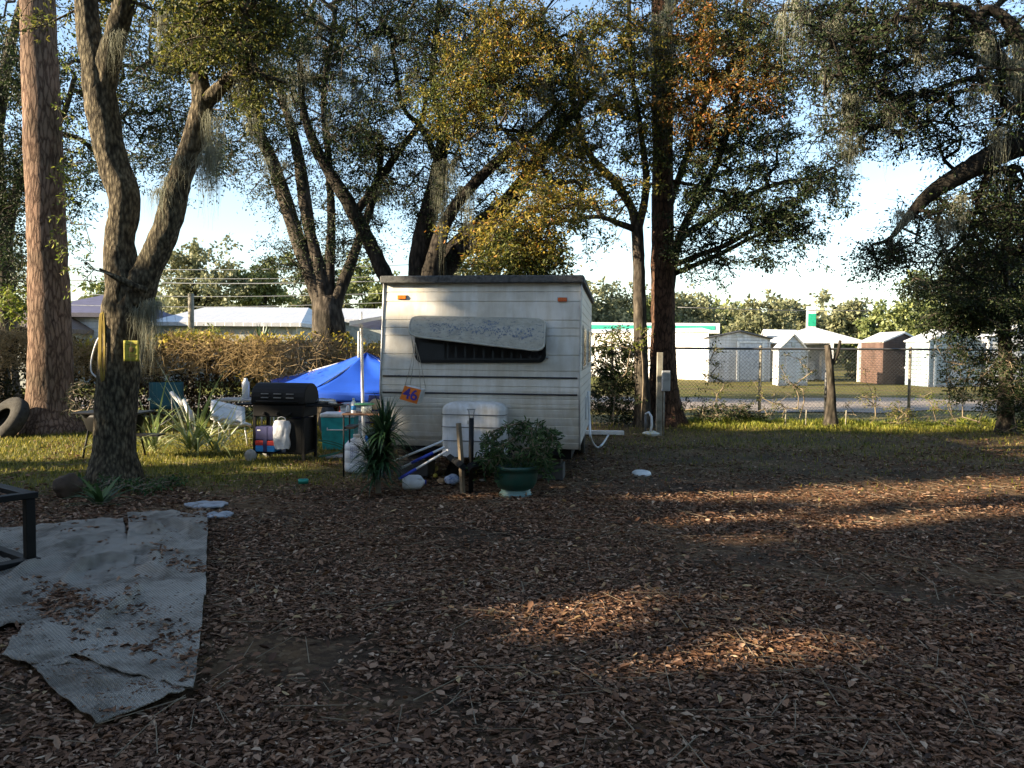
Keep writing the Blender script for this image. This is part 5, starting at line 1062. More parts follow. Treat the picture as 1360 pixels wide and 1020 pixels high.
# golden tree: thin trunk left of the right pine
D5 = 17.0
lim = [[(855, 556, D5, 12), (852, 500, D5, 10), (850, 420, D5, 9), (848, 340, D5, 8.5), (846, 300, D5, 8)],
       [(847, 310, D5, 7), (838, 275, D5, 6), (815, 240, D5, 6), (790, 215, D5, 5), (776, 190, D5, 4), (765, 150, D5, 3), (750, 60, D5, 2.5)],
       [(847, 305, D5, 6.5), (858, 250, D5, 5), (852, 180, D5, 4), (840, 100, D5, 3), (835, 0, D5, 3)],
       [(845, 305, D5, 5), (820, 296, D5-.3, 4), (795, 288, D5-1.5, 3.2), (760, 292, 14.0, 2.6), (725, 300, 13.0, 2), (690, 315, 12.7, 1.5)]]
bl = [(730, 280, 60, 42, 12.9, .8, 40), (672, 322, 52, 36, 12.7, .7, 40), (725, 335, 45, 28, 12.8, .6, 26), (690, 348, 56, 16, 12.8, .5, 22), (640, 100, 80, 60, D5-1.5, 1.0, 90), (600, 140, 50, 40, D5-1.5, 1.0, 36), (780, 130, 60, 70, D5-.5, 1.0, 66), (800, 250, 55, 60, D5-.6, 1.0, 34), (820, 80, 60, 90, D5-.5, 1.3, 85), (730, 210, 60, 50, D5-1.2, .8, 44), (700, 40, 90, 60, D5-1, 1.2, 80), (845, 210, 30, 60, D5-.5, .6, 22)]
make_tree('golden_tree', 'thin trunked tree with golden autumn leaves right of the camper', 'tree', lim, bl, 'leaf_gold', 'bark_far', 46, .34, .068, seg=14, rough=.08, moss=[(800, 100, D5-1, .8), (770, 60, D5-1, 1.1), (725, 100, D5-1.2, .9)], mossw=.005)
# right pine
D6 = 17.4
lim = [[(882, 562, D6, 26), (881, 510, D6, 20), (880, 440, D6, 17), (880, 300, D6, 15), (880, 150, D6, 14.5), (879, 0, D6, 14), (878, -200, D6, 12), (876, -380, D6, 8)],
       [(888, 355, D6, 4), (925, 340, D6, 4), (965, 325, D6, 3.5), (1010, 300, D6, 2.5), (1050, 285, D6, 1.5)], [(890, 240, D6, 3), (940, 250, D6, 2.5), (1000, 265, D6, 2)], [(890, 150, D6, 3), (930, 120, D6, 2.5), (980, 90, D6, 2)]]
bl = [(900, 60, 60, 100, D6, 1.0, 70), (860, 120, 50, 110, D6, .8, 60), (900, -100, 200, 100, D6, 2.4, 110)]
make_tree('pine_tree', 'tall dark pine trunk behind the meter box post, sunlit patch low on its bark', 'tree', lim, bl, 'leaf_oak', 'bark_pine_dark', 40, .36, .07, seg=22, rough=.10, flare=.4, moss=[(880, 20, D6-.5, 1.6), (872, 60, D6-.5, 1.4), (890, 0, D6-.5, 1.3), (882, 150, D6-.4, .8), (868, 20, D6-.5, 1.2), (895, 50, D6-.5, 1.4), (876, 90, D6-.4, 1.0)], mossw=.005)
# dark leafed oak right of the pine
D7 = 16.2
lim = [[(886, 552, 19.3, 9), (886, 450, 19.3, 8), (890, 380, 19, 7), (905, 310, 18.4, 6), (950, 220, 17.6, 5), (980, 120, 17, 4), (990, 0, 17, 3)],
       [(905, 315, 18.4, 5), (975, 270, 17.6, 4), (1030, 245, 17, 3), (1090, 235, 16.6, 2)], [(892, 365, 19, 4), (950, 340, 18, 3.5), (1010, 310, 17.2, 2.5), (1060, 290, 17, 2)]]
bl = [(990, 270, 95, 50, D7, 1.0, 105), (960, 200, 80, 60, D7+.5, 1.0, 75), (1040, 300, 60, 30, D7, .7, 36), (1090, 245, 50, 34, D7, .7, 30), (930, 330, 50, 40, D7+.8, .7, 34), (920, 395, 50, 28, D7+.8, .5, 20), (1015, 180, 60, 55, D7, .8, 45), (1010, 340, 55, 20, D7, .5, 12), (840, 395, 60, 25, D7+1, .6, 20)]
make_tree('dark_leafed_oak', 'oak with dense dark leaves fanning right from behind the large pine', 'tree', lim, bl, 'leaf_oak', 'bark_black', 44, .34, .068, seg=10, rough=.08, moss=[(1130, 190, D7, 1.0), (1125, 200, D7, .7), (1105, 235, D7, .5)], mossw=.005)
bl = [(985, 75, 70, 55, D7, 1.0, 80), (1030, 110, 45, 45, D7, .8, 40), (930, 120, 50, 80, D7, 1.0, 60), (960, 20, 70, 40, D7, 1.0, 48), (930, 190, 40, 40, D7, .8, 20)]
make_tree('orange_leafed_maple', 'maple crown with orange and rust leaves above the dark oak right of the pine', 'tree', [[(878, 552, 18.6, 7), (878, 430, 18.6, 6), (884, 300, 18.5, 5.5), (915, 200, 18, 5), (940, 130, 17.2, 4), (980, 70, 16.6, 3), (1000, 0, 16.4, 2)]], bl, 'leaf_orange', 'bark_oak', 44, .34, .075, seg=10, rough=.08)
# big right oak whose trunk stands outside the frame
D8 = 11.0
lim = [[(1500, 640, D8, 50), (1480, 560, D8, 44), (1460, 420, D8, 42), (1440, 300, D8, 38), (1425, 210, D8, 34), (1400, 130, D8, 24)],
       [(1450, 230, D8, 26), (1400, 190, D8, 20), (1355, 193, D8, 17), (1310, 212, D8, 15), (1270, 235, D8, 13), (1235, 258, D8, 10), (1205, 290, D8, 6), (1180, 320, D8, 3)],
       [(1420, 180, D8, 18), (1375, 140, D8, 13), (1345, 100, D8, 11), (1320, 70, D8, 9), (1300, 30, D8, 7), (1270, 10, D8, 6), (1230, 8, D8, 4)],
       [(1350, 110, D8, 8), (1356, 60, D8, 10), (1335, 25, D8, 7), (1310, 12, D8, 6), (1296, 30, D8, 4)],
       [(1385, 150, D8, 6), (1360, 62, D8, 5), (1320, 60, D8, 5), (1270, 52, D8, 4), (1220, 56, D8, 3), (1160, 75, D8, 2)],
       [(1400, 165, D8, 6), (1345, 145, D8, 5), (1310, 110, D8, 5), (1285, 105, D8, 4), (1240, 120, D8, 3), (1200, 130, D8, 2)],
       [(1330, 90, D8, 4), (1300, 78, D8, 4), (1262, 70, D8, 3), (1225, 85, D8, 2), (1190, 70, D8, 2)]]
bl = [(1180, 40, 110, 60, D8, 1.2, 120), (1290, 70, 90, 70, D8+.5, 1.2, 100), (1150, 120, 80, 60, D8, 1.0, 80), (1230, 160, 80, 50, D8+.3, 1.0, 75), (1330, 150, 60, 60, D8+.6, 1.0, 60), (1100, 60, 60, 60, D8, .9, 52), (1120, 180, 45, 35, D8, .6, 26), (1330, 245, 50, 30, D8+.6, .8, 36), (1265, 285, 60, 30, D8+.2, .8, 48), (1200, 335, 55, 26, D8, .7, 34), (1330, 310, 60, 50, D8+.6, 1.0, 60), (1230, -80, 240, 90, D8, 2.0, 160), (1060, 25, 50, 40, D8+.6, .8, 34), (1160, 352, 40, 18, D8, .4, 10), (1290, 360, 70, 40, D8+1, .8, 40), (1440, 60, 90, 130, D8, 1.5, 60)]
ms = [(x_, y_, D8-.3, L) for x_, y_, L in ((1130, 100, 1.2), (1128, 120, 1.0), (1135, 130, 1.1), (1055, 0, .8), (1070, 10, .7), (1095, 30, .9), (1150, 110, .9), (1240, 40, .7), (1345, 60, .7), (1350, 80, .8), (1290, 120, .6), (1180, 150, .7), (1195, 280, .5), (1250, 290, .6), (1310, 50, .9), (1115, 20, .8), (1220, 60, .8), (1330, 170, .7), (1275, 260, .6))]
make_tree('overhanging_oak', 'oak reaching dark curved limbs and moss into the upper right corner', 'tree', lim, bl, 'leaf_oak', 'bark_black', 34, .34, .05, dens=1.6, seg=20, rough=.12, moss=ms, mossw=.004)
# small bushy tree right
D9 = 16.0
lim = [[(1336, 575, D9, 11), (1336, 500, D9, 9), (1333, 420, D9, 8), (1335, 350, D9, 7), (1338, 280, D9, 5), (1345, 220, D9, 3)], [(1334, 400, D9, 4), (1310, 360, D9, 3), (1280, 340, D9, 2)], [(1334, 380, D9, 4), (1355, 330, D9, 3), (1380, 300, D9, 2)]]
bl = [(1310, 400, 60, 45, D9, .9, 75), (1270, 420, 45, 25, D9, .7, 34), (1350, 350, 50, 60, D9, 1.0, 60), (1340, 300, 50, 50, D9, 1.0, 40), (1230, 385, 45, 18, D9-1, .5, 18), (1390, 450, 50, 110, D9, 1, 70), (1290, 345, 40, 30, D9, .7, 24), (1250, 375, 40, 20, D9, .5, 18)]
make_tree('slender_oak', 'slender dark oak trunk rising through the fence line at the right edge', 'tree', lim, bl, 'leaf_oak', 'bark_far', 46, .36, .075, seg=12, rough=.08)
# vine covered snag
D10 = 17.1
lim = [[(1103, 563, D10, 8), (1104, 520, D10, 5.5), (1101, 480, D10, 5), (1099, 458, D10, 4)], [(1102, 490, D10, 3), (1112, 470, D10, 2.5), (1116, 452, D10, 2)]]
make_tree('vine_covered_stump', 'short broken tree stump wrapped in vines by the chain link fence', 'stump', lim, [(1104, 500, 17, 45, D10-.1, .2, 60), (1085, 480, 16, 16, D10, .2, 14), (1108, 535, 14, 28, D10, .15, 26)], 'leaf_oak', 'bark_far', 20, .16, .055, seg=12, flare=.6)

# shrubs along the fence
def shrub(label, px, py0, py1, rx, Y, mat, n_=40, nl=30, rad=.22, size=.055, group=None, name='shrub'):
    org = np.array([P(px, 550, Y)[0], Y, 0.]); cy_, ry = (py0+py1)/2, (py1-py0)/2
    tips = blobpts([(px, cy_, rx, ry, Y, .35, n_)]); tips[:, 2] = np.maximum(tips[:, 2], .08)
    return bush(name, label, 'shrub', org, tips, mat, 'wood', nl, rad, size, stems=4, droop=.2, group=group, wid=.45)
shrub('leafy shrub with bright green top right behind the camper', 812, 432, 545, 36, 17.2, 'leaf_oak', 150, 34, .26, .07)
shrub('bright green vine tangle over the fence rail behind the camper', 812, 438, 462, 32, 16.9, 'leaf_bright', 16, 20, .16, .06, name='vine')
shrub('yellow green vine sprig on the thin golden tree trunk', 852, 432, 466, 10, 16.7, 'leaf_bright', 9, 22, .12, .055, name='vine')
shrub('low dark undergrowth between camper and tree trunks', 820, 530, 556, 44, 17.3, 'leaf_oak', 40, 30, .22, .06)
shrub('low leafy weeds right of the large pine', 960, 535, 558, 75, 17.3, 'leaf_oak', 90, 26, .18, .05)
shrub('thin vine climbing in front of the white gabled shed', 950, 455, 545, 22, 17.5, 'leaf_olive', 18, 18, .18, .06, name='vine')
shrub('sparse leafy bramble climbing the fence right of the metal shed door', 1038, 490, 550, 24, 17.5, 'leaf_olive', 16, 16, .18, .05, name='brambles')
shrub('thin dark vine strung along the fence before the white pointed shed', 1062, 470, 520, 22, 17.5, 'leaf_oak', 14, 14, .16, .05, name='vine')
shrub('dense dark shrub on the fence under the slender oak', 1300, 450, 545, 46, 16.6, 'leaf_oak', 90, 32, .26, .065)
shrub('dark shrub filling the right edge by the fence', 1352, 470, 565, 34, 15.8, 'leaf_oak', 80, 34, .26, .065)
shrub('round weedy shrub at the fence base before the red brick shed', 1192, 535, 566, 18, 17.0, 'leaf_olive', 26, 24, .16, .045)
shrub('tall yellowish weeds at the fence before the pale blue shed', 1250, 515, 566, 30, 17.1, 'leaf_bright', 26, 20, .18, .045, name='weeds')
shrub('sparse brown brambles on the fence left of the red brick shed', 1150, 505, 560, 26, 17.3, 'leaf_olive', 20, 16, .18, .04, name='brambles')
shrub('dark creeper clump hanging on the fence before the pale blue shed', 1265, 440, 500, 26, 16.9, 'leaf_oak', 34, 24, .22, .06, name='vine')

# ------------------------------------------------------------------ hedge
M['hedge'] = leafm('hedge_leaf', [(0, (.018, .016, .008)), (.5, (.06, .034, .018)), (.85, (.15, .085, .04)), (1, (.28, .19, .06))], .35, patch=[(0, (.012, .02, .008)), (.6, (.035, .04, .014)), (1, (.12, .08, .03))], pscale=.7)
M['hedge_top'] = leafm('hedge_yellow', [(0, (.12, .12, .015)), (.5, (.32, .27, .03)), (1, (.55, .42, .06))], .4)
def hz(x):  # top height of the hedge
    px = CX + x*F/17.6; py = np.interp(px, [-200, 0, 95, 130, 200, 260, 330, 400, 450, 480, 520, 700], [436, 438, 446, 462, 452, 446, 452, 448, 442, 462, 455, 455]); return CAMH + (459-py)/F*17.6
hg = thing('hedge', 'long overgrown hedge of brown and yellow vines behind the canopy and chairs', 'hedge', (-7, 17.8, 0)); ho = np.array([-7, 17.8, 0])
n_ = 52000; x = rng.uniform(-14, -2.2, n_); p3 = np.stack([x, 0*x, 0*x], 1); v_ = rng.uniform(0, 1, n_)**.8; zt = hz(x)+.16*sn(p3, 2.4)+.10*sn(p3, 7.); z = v_*zt; hump = 1.1*np.exp(-((x+4.5)/1.3)**2); th = (.55+hump*.8)*np.sqrt(np.clip(1-(v_*.98)**3, 0.03, 1))*np.where(v_ < .55, .25+.75*(v_/.55)**2, 1); y = 17.8+th*rng.uniform(-1, .5, n_)*1.0+.15*sn(np.stack([x, 0*x, z], 1), 2.5)
pos = np.stack([x, y, z], 1); pos = pos[rng.uniform(0, 1, n_) < .75+.5*sn(pos, 2.0, 4)]
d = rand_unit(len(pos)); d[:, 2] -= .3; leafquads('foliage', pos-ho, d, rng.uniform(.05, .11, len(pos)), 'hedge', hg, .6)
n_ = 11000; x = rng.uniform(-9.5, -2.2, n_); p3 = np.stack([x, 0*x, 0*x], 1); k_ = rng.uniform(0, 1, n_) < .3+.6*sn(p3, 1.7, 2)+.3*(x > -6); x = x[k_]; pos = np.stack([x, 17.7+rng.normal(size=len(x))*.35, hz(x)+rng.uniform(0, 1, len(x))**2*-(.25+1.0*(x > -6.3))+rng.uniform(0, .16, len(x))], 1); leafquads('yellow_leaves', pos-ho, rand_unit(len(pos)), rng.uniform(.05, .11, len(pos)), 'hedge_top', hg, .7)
n_ = 9000; x = -2.2-10*rng.uniform(0, 1, n_)**1.6; a = np.stack([x, 17.3-.75*np.exp(-((x+4.3)/1.2)**2)+rng.normal(size=n_)*.3, hz(x)*np.where(x > -5.0, rng.uniform(.3, 1.0, n_), 1-.42*rng.uniform(0, 1, n_)**1.5)], 1); segs('stems', a-ho, a-ho+rand_unit(n_)*[.35, .15, .3], np.full(n_, .006), np.full(n_, .003), simple('dry_vine_stems', (.30, .21, .09), .9, scale=3), hg)
# ferns / palmetto over hedge
q = np.array([P(346, 440, 19)[0], 19, 0]); spiky('palmetto', 'dark green fan palmetto rising behind the hedge before the long roofed house', 'palmetto', q, [q+[0, 0, 1.55], q+[.15, 0, 1.5]], 'yucca', 60, .62, .03, [([q, q+[0, 0, 1.6]], .05)], droop=.4, up=(-.1, 1))

# ------------------------------------------------------------------ chain link fence
FY = 17.75; fx0, fx1 = .7, 14.5; fH = 1.72
fe = thing('chain_link_fence', 'rusty chain link fence with a dark top rail crossing the yard right side', 'fence', (fx0, FY, 0)); fo = np.array([fx0, FY, 0])
for px_ in (813, 1010, 1098, 1209, 1330, 1450, 712):
    x = P(px_, 500, FY)[0]-fx0; mb = MB(); mb.tube([(x, .03, -.05), (x, .03, fH-.0)], .033, 10); mb.lathe([(.038, 0), (.04, .03), (.0, .06)], (x, .03, fH+.0), 10); mb.build('post', 'greywood' if px_ == 1010 or px_ == 1209 else 'darksteel', fe)
mb = MB(); mb.tube([(0, 0.0, fH-.02), (4, 0, fH-.03), (9, 0, fH-.01), (fx1-fx0, 0, fH-.03)], .024, 8); mb.build('top_rail', 'darksteel', fe)
A, B = [], []; s_ = .085; x = 0.0
while x < fx1-fx0+fH:
    for sg_ in (1, -1):
        xa, xb = (x, x-fH*1.0) if sg_ == 1 else (x-fH, x); za, zb_ = .02, fH-.03
        lo, hi = 0, fx1-fx0; f0_ = lambda X_: (X_-xa)/(xb-xa); pa, pb = 0., 1.
        for bound in (lo, hi):
            t_ = f0_(bound); inside = (xa >= bound) if bound == lo else (xa <= bound)
            if 0 < t_ < 1:
                if inside: pb = min(pb, t_)
                else: pa = max(pa, t_)
        if pa < pb and not (max(xa, xb) < lo or min(xa, xb) > hi): A.append((xa+(xb-xa)*pa, .0, za+(zb_-za)*pa)); B.append((xa+(xb-xa)*pb, .0, za+(zb_-za)*pb))
    x += s_
segs('wire_mesh', np.array(A), np.array(B), np.full(len(A), .0028), np.full(len(A), .0028), 'darksteel', fe, 3)
for px_ in (1070, 1123, 1043):
    x = P(px_, 560, 17.0)[0]; o = MB().tube([(0, 0, -.03), (.01, 0, .38)], .012, 6).build('garden_stake', 'greywood'); o.location = (x, 17.0, 0); tag(o, 'short thin stake standing in the sunlit verge, '+{1070: 'left of the vine covered stump', 1123: 'right of the vine covered stump', 1043: 'farthest left of the three stakes'}[px_], 'stake')
# ------------------------------------------------------------------ sheds and buildings behind
M['shed_door'] = simple('shed_door_paint', (.5, .52, .55), .5)
M['roofwhite'] = siding('white_metal_roof', (.70, .71, .72), .3, 'X', .01, .1, .35)
M['sidewhite'] = siding('white_siding', (.66, .67, .69), .16, 'Z', .02, .12)
M['sideblue'] = siding('pale_blue_siding', (.34, .43, .48), .2, 'Z', .03, .2)
M['sidebrick'] = siding('red_brick_siding', (.13, .08, .062), .12, 'Z', .02, .4)
for k_ in ('sidewhite', 'sideblue', 'sidebrick'): streaks(M[k_], 3, .5, .7)
M['stucco'] = simple('cream_stucco', (.74, .72, .68), .85, scale=2)
def shed(name, label, cat, pxl, pxm, pxr, Ym, dyl, dyr, h_wall, rise, mat, roofm, axis='front', door=None, group=None):
    """corner at pxm,Ym; left face runs back to pxl (dyl deeper), right face to pxr (dyr deeper). gable above the 'front' = right face or left face"""
    A_ = P(pxm, 500, Ym)[:2]; L_ = P(pxl, 500, Ym+dyl)[:2]; R_ = P(pxr, 500, Ym+dyr)[:2]; C_ = L_+R_-A_; o = np.array([A_[0], A_[1], 0.]); t = thing(name, label, cat, o)
    v = lambda q, z_: np.array([q[0]-A_[0], q[1]-A_[1], z_])
    mb = MB(); gabR = axis == 'right'
    if gabR: m1, m2 = (A_+R_)/2, (L_+C_)/2; e = (A_, R_, C_, L_)
    else: m1, m2 = (A_+L_)/2, (R_+C_)/2; e = (A_, L_, C_, R_)
    vs = [v(e[0], 0), v(e[1], 0), v(e[2], 0), v(e[3], 0), v(e[0], h_wall), v(e[1], h_wall), v(e[2], h_wall), v(e[3], h_wall), v(m1, h_wall+rise), v(m2, h_wall+rise)]
    mb.add(vs, [(0, 1, 5, 8, 4), (2, 3, 7, 9, 6), (1, 2, 6, 5), (3, 0, 4, 7)]); mb.build('walls', mat, t)
    ov = 1.06; ctr2 = (A_+C_)/2; w_ = lambda q, z_: v(ctr2+(q-ctr2)*ov, z_)
    mb = MB(); dz = .05
    for s1, s2 in ((e[0], e[3]), (e[1], e[2])):
        q4 = [w_(s1, h_wall+dz-.06), w_(s2, h_wall+dz-.06), w_(m2, h_wall+rise+dz), w_(m1, h_wall+rise+dz)]; n3 = np.cross(q4[1]-q4[0], q4[3]-q4[0]); n3 = n3/np.linalg.norm(n3); n3 = n3 if n3[2] > 0 else -n3; mb.prism(q4, n3*.06)
    mb.build('roof', roofm, t)
    mb = MB(); mb.tube([w_(e[0], h_wall-.0), w_(m1, h_wall+rise+.03), w_(e[1], h_wall-.0)], .05, 4, False); mb.build('fascia', 'white' if roofm != 'roofdark' else 'darksteel', t)
    def panel(face, f0_, f1_, z0, z1, mt, nm, off=.05):
        a, b_ = (A_, R_) if face == 'r' else (L_, A_); d_ = (b_-a)/np.linalg.norm(b_-a); nn = np.array([d_[1], -d_[0]]); nn = nn if nn[1] < 0 or (face == 'l' and nn[0] < 0) else -nn
        p0, p1 = a+(b_-a)*f0_, a+(b_-a)*f1_; mb = MB(); mb.prism([v(p0, z0), v(p1, z0), v(p1, z1), v(p0, z1)], (*(nn*off), 0)); return mb.build(nm, mt, t)
    for args in (door or []): panel(*args)
    if name == 'storage_shed' or name == 'brick_shed':
        if name != 'brick_shed': panel('r', .0, .03, 0, h_wall, 'white', 'corner_board', .03); panel('r', .97, 1.0, 0, h_wall, mat, 'corner_board', .03); panel('l', .96, 1.0, 0, h_wall, mat, 'corner_board', .03); panel('r', .0, 1.0, 0, .12, 'concrete', 'base_skirt', .04); panel('r', .44, .56, h_wall+rise*.25, h_wall+rise*.55, 'steel', 'vent', .03)
    return t
shed('storage_shed', 'white metal shed with a low dark edged gable, left of the open tent', 'shed', 935, 940, 1022, 42, 4, 1.2, 2.35, .35, 'sidewhite', 'roofdark', 'right', [('r', .45, .49, .05, 2.2, 'white', 'door_trim'), ('r', .86, .90, .05, 2.2, 'white', 'door_trim'), ('r', .47, .88, 2.1, 2.2, 'white', 'door_head'), ('r', .5, .86, .06, 2.08, 'shed_door', 'door', .03)])
shed('brick_shed', 'small red brown brick shed with white roof', 'shed', 1143, 1172, 1224, 41, 2.2, .9, 2.2, .45, 'sidebrick', 'roofwhite', 'right', [('r', .55, .8, .9, 1.35, 'glass', 'window'), ('r', .53, .82, .82, .9, 'white', 'sill', .1), ('r', .8, .98, .02, 1.15, 'blackmatte', 'door', .03)])
shed('storage_shed', 'pale blue clapboard shed right of the red brick shed', 'shed', 1202, 1232, 1302, 38, 2.2, 1.2, 2.2, .55, 'sideblue', 'roofwhite', 'right', [('r', .1, .14, 0, 2.1, 'white', 'corner_board'), ('r', .42, .62, .02, 1.9, 'shed_door', 'door', .03)])
shed('storage_shed', 'white gabled shed mostly behind the dark shrubs at right', 'shed', 1292, 1310, 1400, 39, 2.0, .5, 2.4, .6, 'sidewhite', 'roofwhite', 'right', [('r', .3, .5, .02, 1.9, 'shed_door', 'door', .03)])
shed('storage_shed', 'small white pointed shed between the metal shed and the open tent', 'shed', 1026, 1033, 1072, 38, 1.5, .5, 1.7, .75, 'sidewhite', 'roofwhite', 'right', [('r', .25, .6, .02, 1.6, 'shed_door', 'door', .03)])
shed('long_white_building', 'long low white building beyond the drive behind the tree trunks', 'building', 780, 786, 940, 50, 6, -5, 2.75, .2, 'stucco', 'roofwhite', 'left', [('r', .55, .72, 1.5, 2.0, 'steel', 'sign_panel'), ('r', .1, .2, .05, 2.1, 'white_plastic', 'door'), ('r', .0, 1, 2.22, 2.30, 'steel', 'band', .06), ('r', .3, .38, 1.2, 2.0, 'glass', 'window')])
shed('white_annex', 'white flat walled annex joining the metal shed and pointed shed', 'building', 1010, 1018, 1060, 50, 3, 1, 2.6, .4, 'stucco', 'roofwhite', 'left', [('r', .3, .5, .05, 2.0, 'white_plastic', 'door')])
# fuel station roof band
q0, q1 = P(782, 428, 66), P(956, 430, 66); t = thing('station_canopy', 'long white station canopy with a green stripe above the white building', 'canopy', (q0[0], 66, 0)); hh = q0[2]; W_ = q1[0]-q0[0]
mb = MB(); mb.box((-4, 0, hh-.85), (W_, 8, hh)); mb.build('fascia', simple('canopy_white', (.78, .78, .76), .4, var=.03), t); mb = MB(); mb.box((-4.0, -.04, hh-.55), (W_-.4, -.002, hh-.22)); mb.build('green_stripe', simple('station_green', (.05, .45, .32), .5, var=.05), t)
for x in (1.5, 8.5): 
    for y_ in (2, 6): mb = MB(); mb.box((x-.2, y_-.2, 0), (x+.2, y_+.2, hh-.85)); mb.build('column', 'white', t)
# open sided white tent roof / carport
t0 = P(1078, 505, 46); t = thing('pavilion', 'white roofed open pavilion with a low pyramid roof and posts', 'pavilion', (t0[0], 46, 0)); hw_ = 49/F*46; ze, zp = P(1078, 453, 46)[2], P(1078, 437, 46)[2]
mb = MB(); e = [(-hw_, -2, ze), (hw_, -2, ze), (hw_, 2.4, ze), (-hw_, 2.4, ze)]; ap_ = (0, .2, zp+.15); mb.add(e+[ap_]+[(a, b_, c_-.14) for a, b_, c_ in e], [(0, 1, 4), (1, 2, 4), (2, 3, 4), (3, 0, 4), (0, 5, 6, 1), (1, 6, 7, 2), (2, 7, 8, 3), (3, 8, 5, 0), (8, 7, 6, 5)]); mb.build('roof', 'roofwhite', t)
for a, b_ in ((-hw_*.62, -1.9), (hw_*.15, -1.9), (hw_*.9, -1.9), (hw_*.9, 2.2), (-hw_*.9, 2.2)): mb = MB(); mb.box((a-.1, b_-.1, 0), (a+.1, b_+.1, ze-.14)); mb.build('post', 'white', t)
mb = MB(); mb.box((-hw_*.9, 2.25, 0), (hw_*.9, 2.35, ze-.15)); mb.build('back_wall', 'stucco', t)
mb = MB(); mb.box((-.9, .4, 0), (.3, 1.0, 1.1), .02); mb.build('counter', 'white', t); mb = MB(); mb.box((.8, .6, 0), (1.5, 1.0, 1.7), .02); mb.build('cabinet', 'white_plastic', t)
q = P(1077, 435, 60); zt_ = P(1077, 407, 60)[2]; t = thing('price_pylon', 'white and green station pylon sign above the pavilion roof', 'sign', (q[0], 60, 0)); mb = MB(); mb.box((-.3, -.2, 0), (.3, .2, zt_)); mb.build('column', 'white', t); mb = MB(); z0 = P(1077, 433, 60)[2]; mb.box((-.32, -.24, z0), (.28, -.202, zt_-.55)); mb.build('green_panel', simple('pylon_green', (.02, .38, .22), .5), t)
t = thing('street_lamp', 'distant white T shaped lamp post above the pale blue shed', 'lamp', (P(1301, 450, 60)[0], 60, 0)); zt_ = P(1301, 418, 60)[2]; mb = MB(); mb.tube([(0, 0, 0), (0, 0, zt_)], .1, 8); mb.build('pole', 'white', t); mb = MB(); mb.box((-1, -.2, zt_-.1), (1.1, .2, zt_+.15), .05); mb.build('lamp_head', 'white', t)
# houses left
def house(label, pxl, pxr, Y, ye, yr, dep, wallm, roofm, hip=.3, name='house', windows=(), ybase=None):
    x0_, x1_ = P(pxl, 440, Y)[0], P(pxr, 440, Y)[0]; ze_ = P((pxl+pxr)/2, ye, Y)[2]; zr_ = ze_+(ye-yr)/F*(Y+dep/2)*1.0; t = thing(name, label, 'house', ((x0_+x1_)/2, Y, 0)); hw_ = (x1_-x0_)/2
    mb = MB(); mb.box((-hw_+.35, 0.35, 0), (hw_-.35, dep-.35, ze_)); mb.build('walls', wallm, t); mb = MB(); i_ = hw_*hip
    mb.add([(-hw_, 0, ze_), (hw_, 0, ze_), (hw_, dep, ze_), (-hw_, dep, ze_), (-hw_+i_, dep/2, zr_), (hw_-i_, dep/2, zr_), (-hw_, 0, ze_-.18), (hw_, 0, ze_-.18), (hw_, dep, ze_-.18), (-hw_, dep, ze_-.18)], [(0, 1, 5, 4), (2, 3, 4, 5), (1, 2, 5), (3, 0, 4), (0, 6, 7, 1), (1, 7, 8, 2), (2, 8, 9, 3), (3, 9, 6, 0), (9, 8, 7, 6)]); mb.build('roof', roofm, t)
    for (f0_, f1_, z0, z1) in windows: mb = MB(); mb.box((-hw_+f0_*2*hw_, .31, z0), (-hw_+f1_*2*hw_, .345, z1)); w2 = mb.build('window', 'white', t); mb = MB(); mb.box((-hw_+f0_*2*hw_+.06, .295, z0+.06), (-hw_+f1_*2*hw_-.06, .305, z1-.06)); mb.build('pane', 'glass', w2)
    return t
M['roofviolet'] = siding('violet_shingles', (.07, .07, .13), .25, 'Y', .02, .3, .7); M['roofsilver'] = siding('silver_metal_roof', (.42, .43, .45), .45, 'X', .02, .15, .35); M['roofbrown'] = siding('brown_shingles', (.13, .09, .07), .25, 'Y', .02, .3, .8); M['wallgrey'] = simple('grey_wall', (.35, .36, .33), .8)  # wallgrey: grey tone of the low house walls
house('white walled house with dark violet gable roof between pine and forked oak', 20, 137, 34, 415, 385, 9, 'sidewhite', 'roofviolet', .9, windows=((.2, .3, 1.2, 2.2),))
house('long low house with a pale silver metal roof behind the hedge', 195, 400, 38, 428, 404, 10, 'wallgrey', 'roofsilver', .25, windows=((.2, .3, 1., 2.), (.5, .6, 1., 2.), (.75, .85, 1., 2.)))
house('pale roofed house partly hidden by the multi trunk oak', 385, 530, 44, 424, 406, 9, 'wallgrey', 'roofsilver', .15, windows=((.5, .58, 1., 2.), (.7, .78, 1., 2.)))
house('brown roofed low house at the far left edge behind the hedge', -160, 44, 30, 434, 412, 8, 'wallgrey', 'roofbrown', .4, windows=((.6, .7, 1., 1.8),))
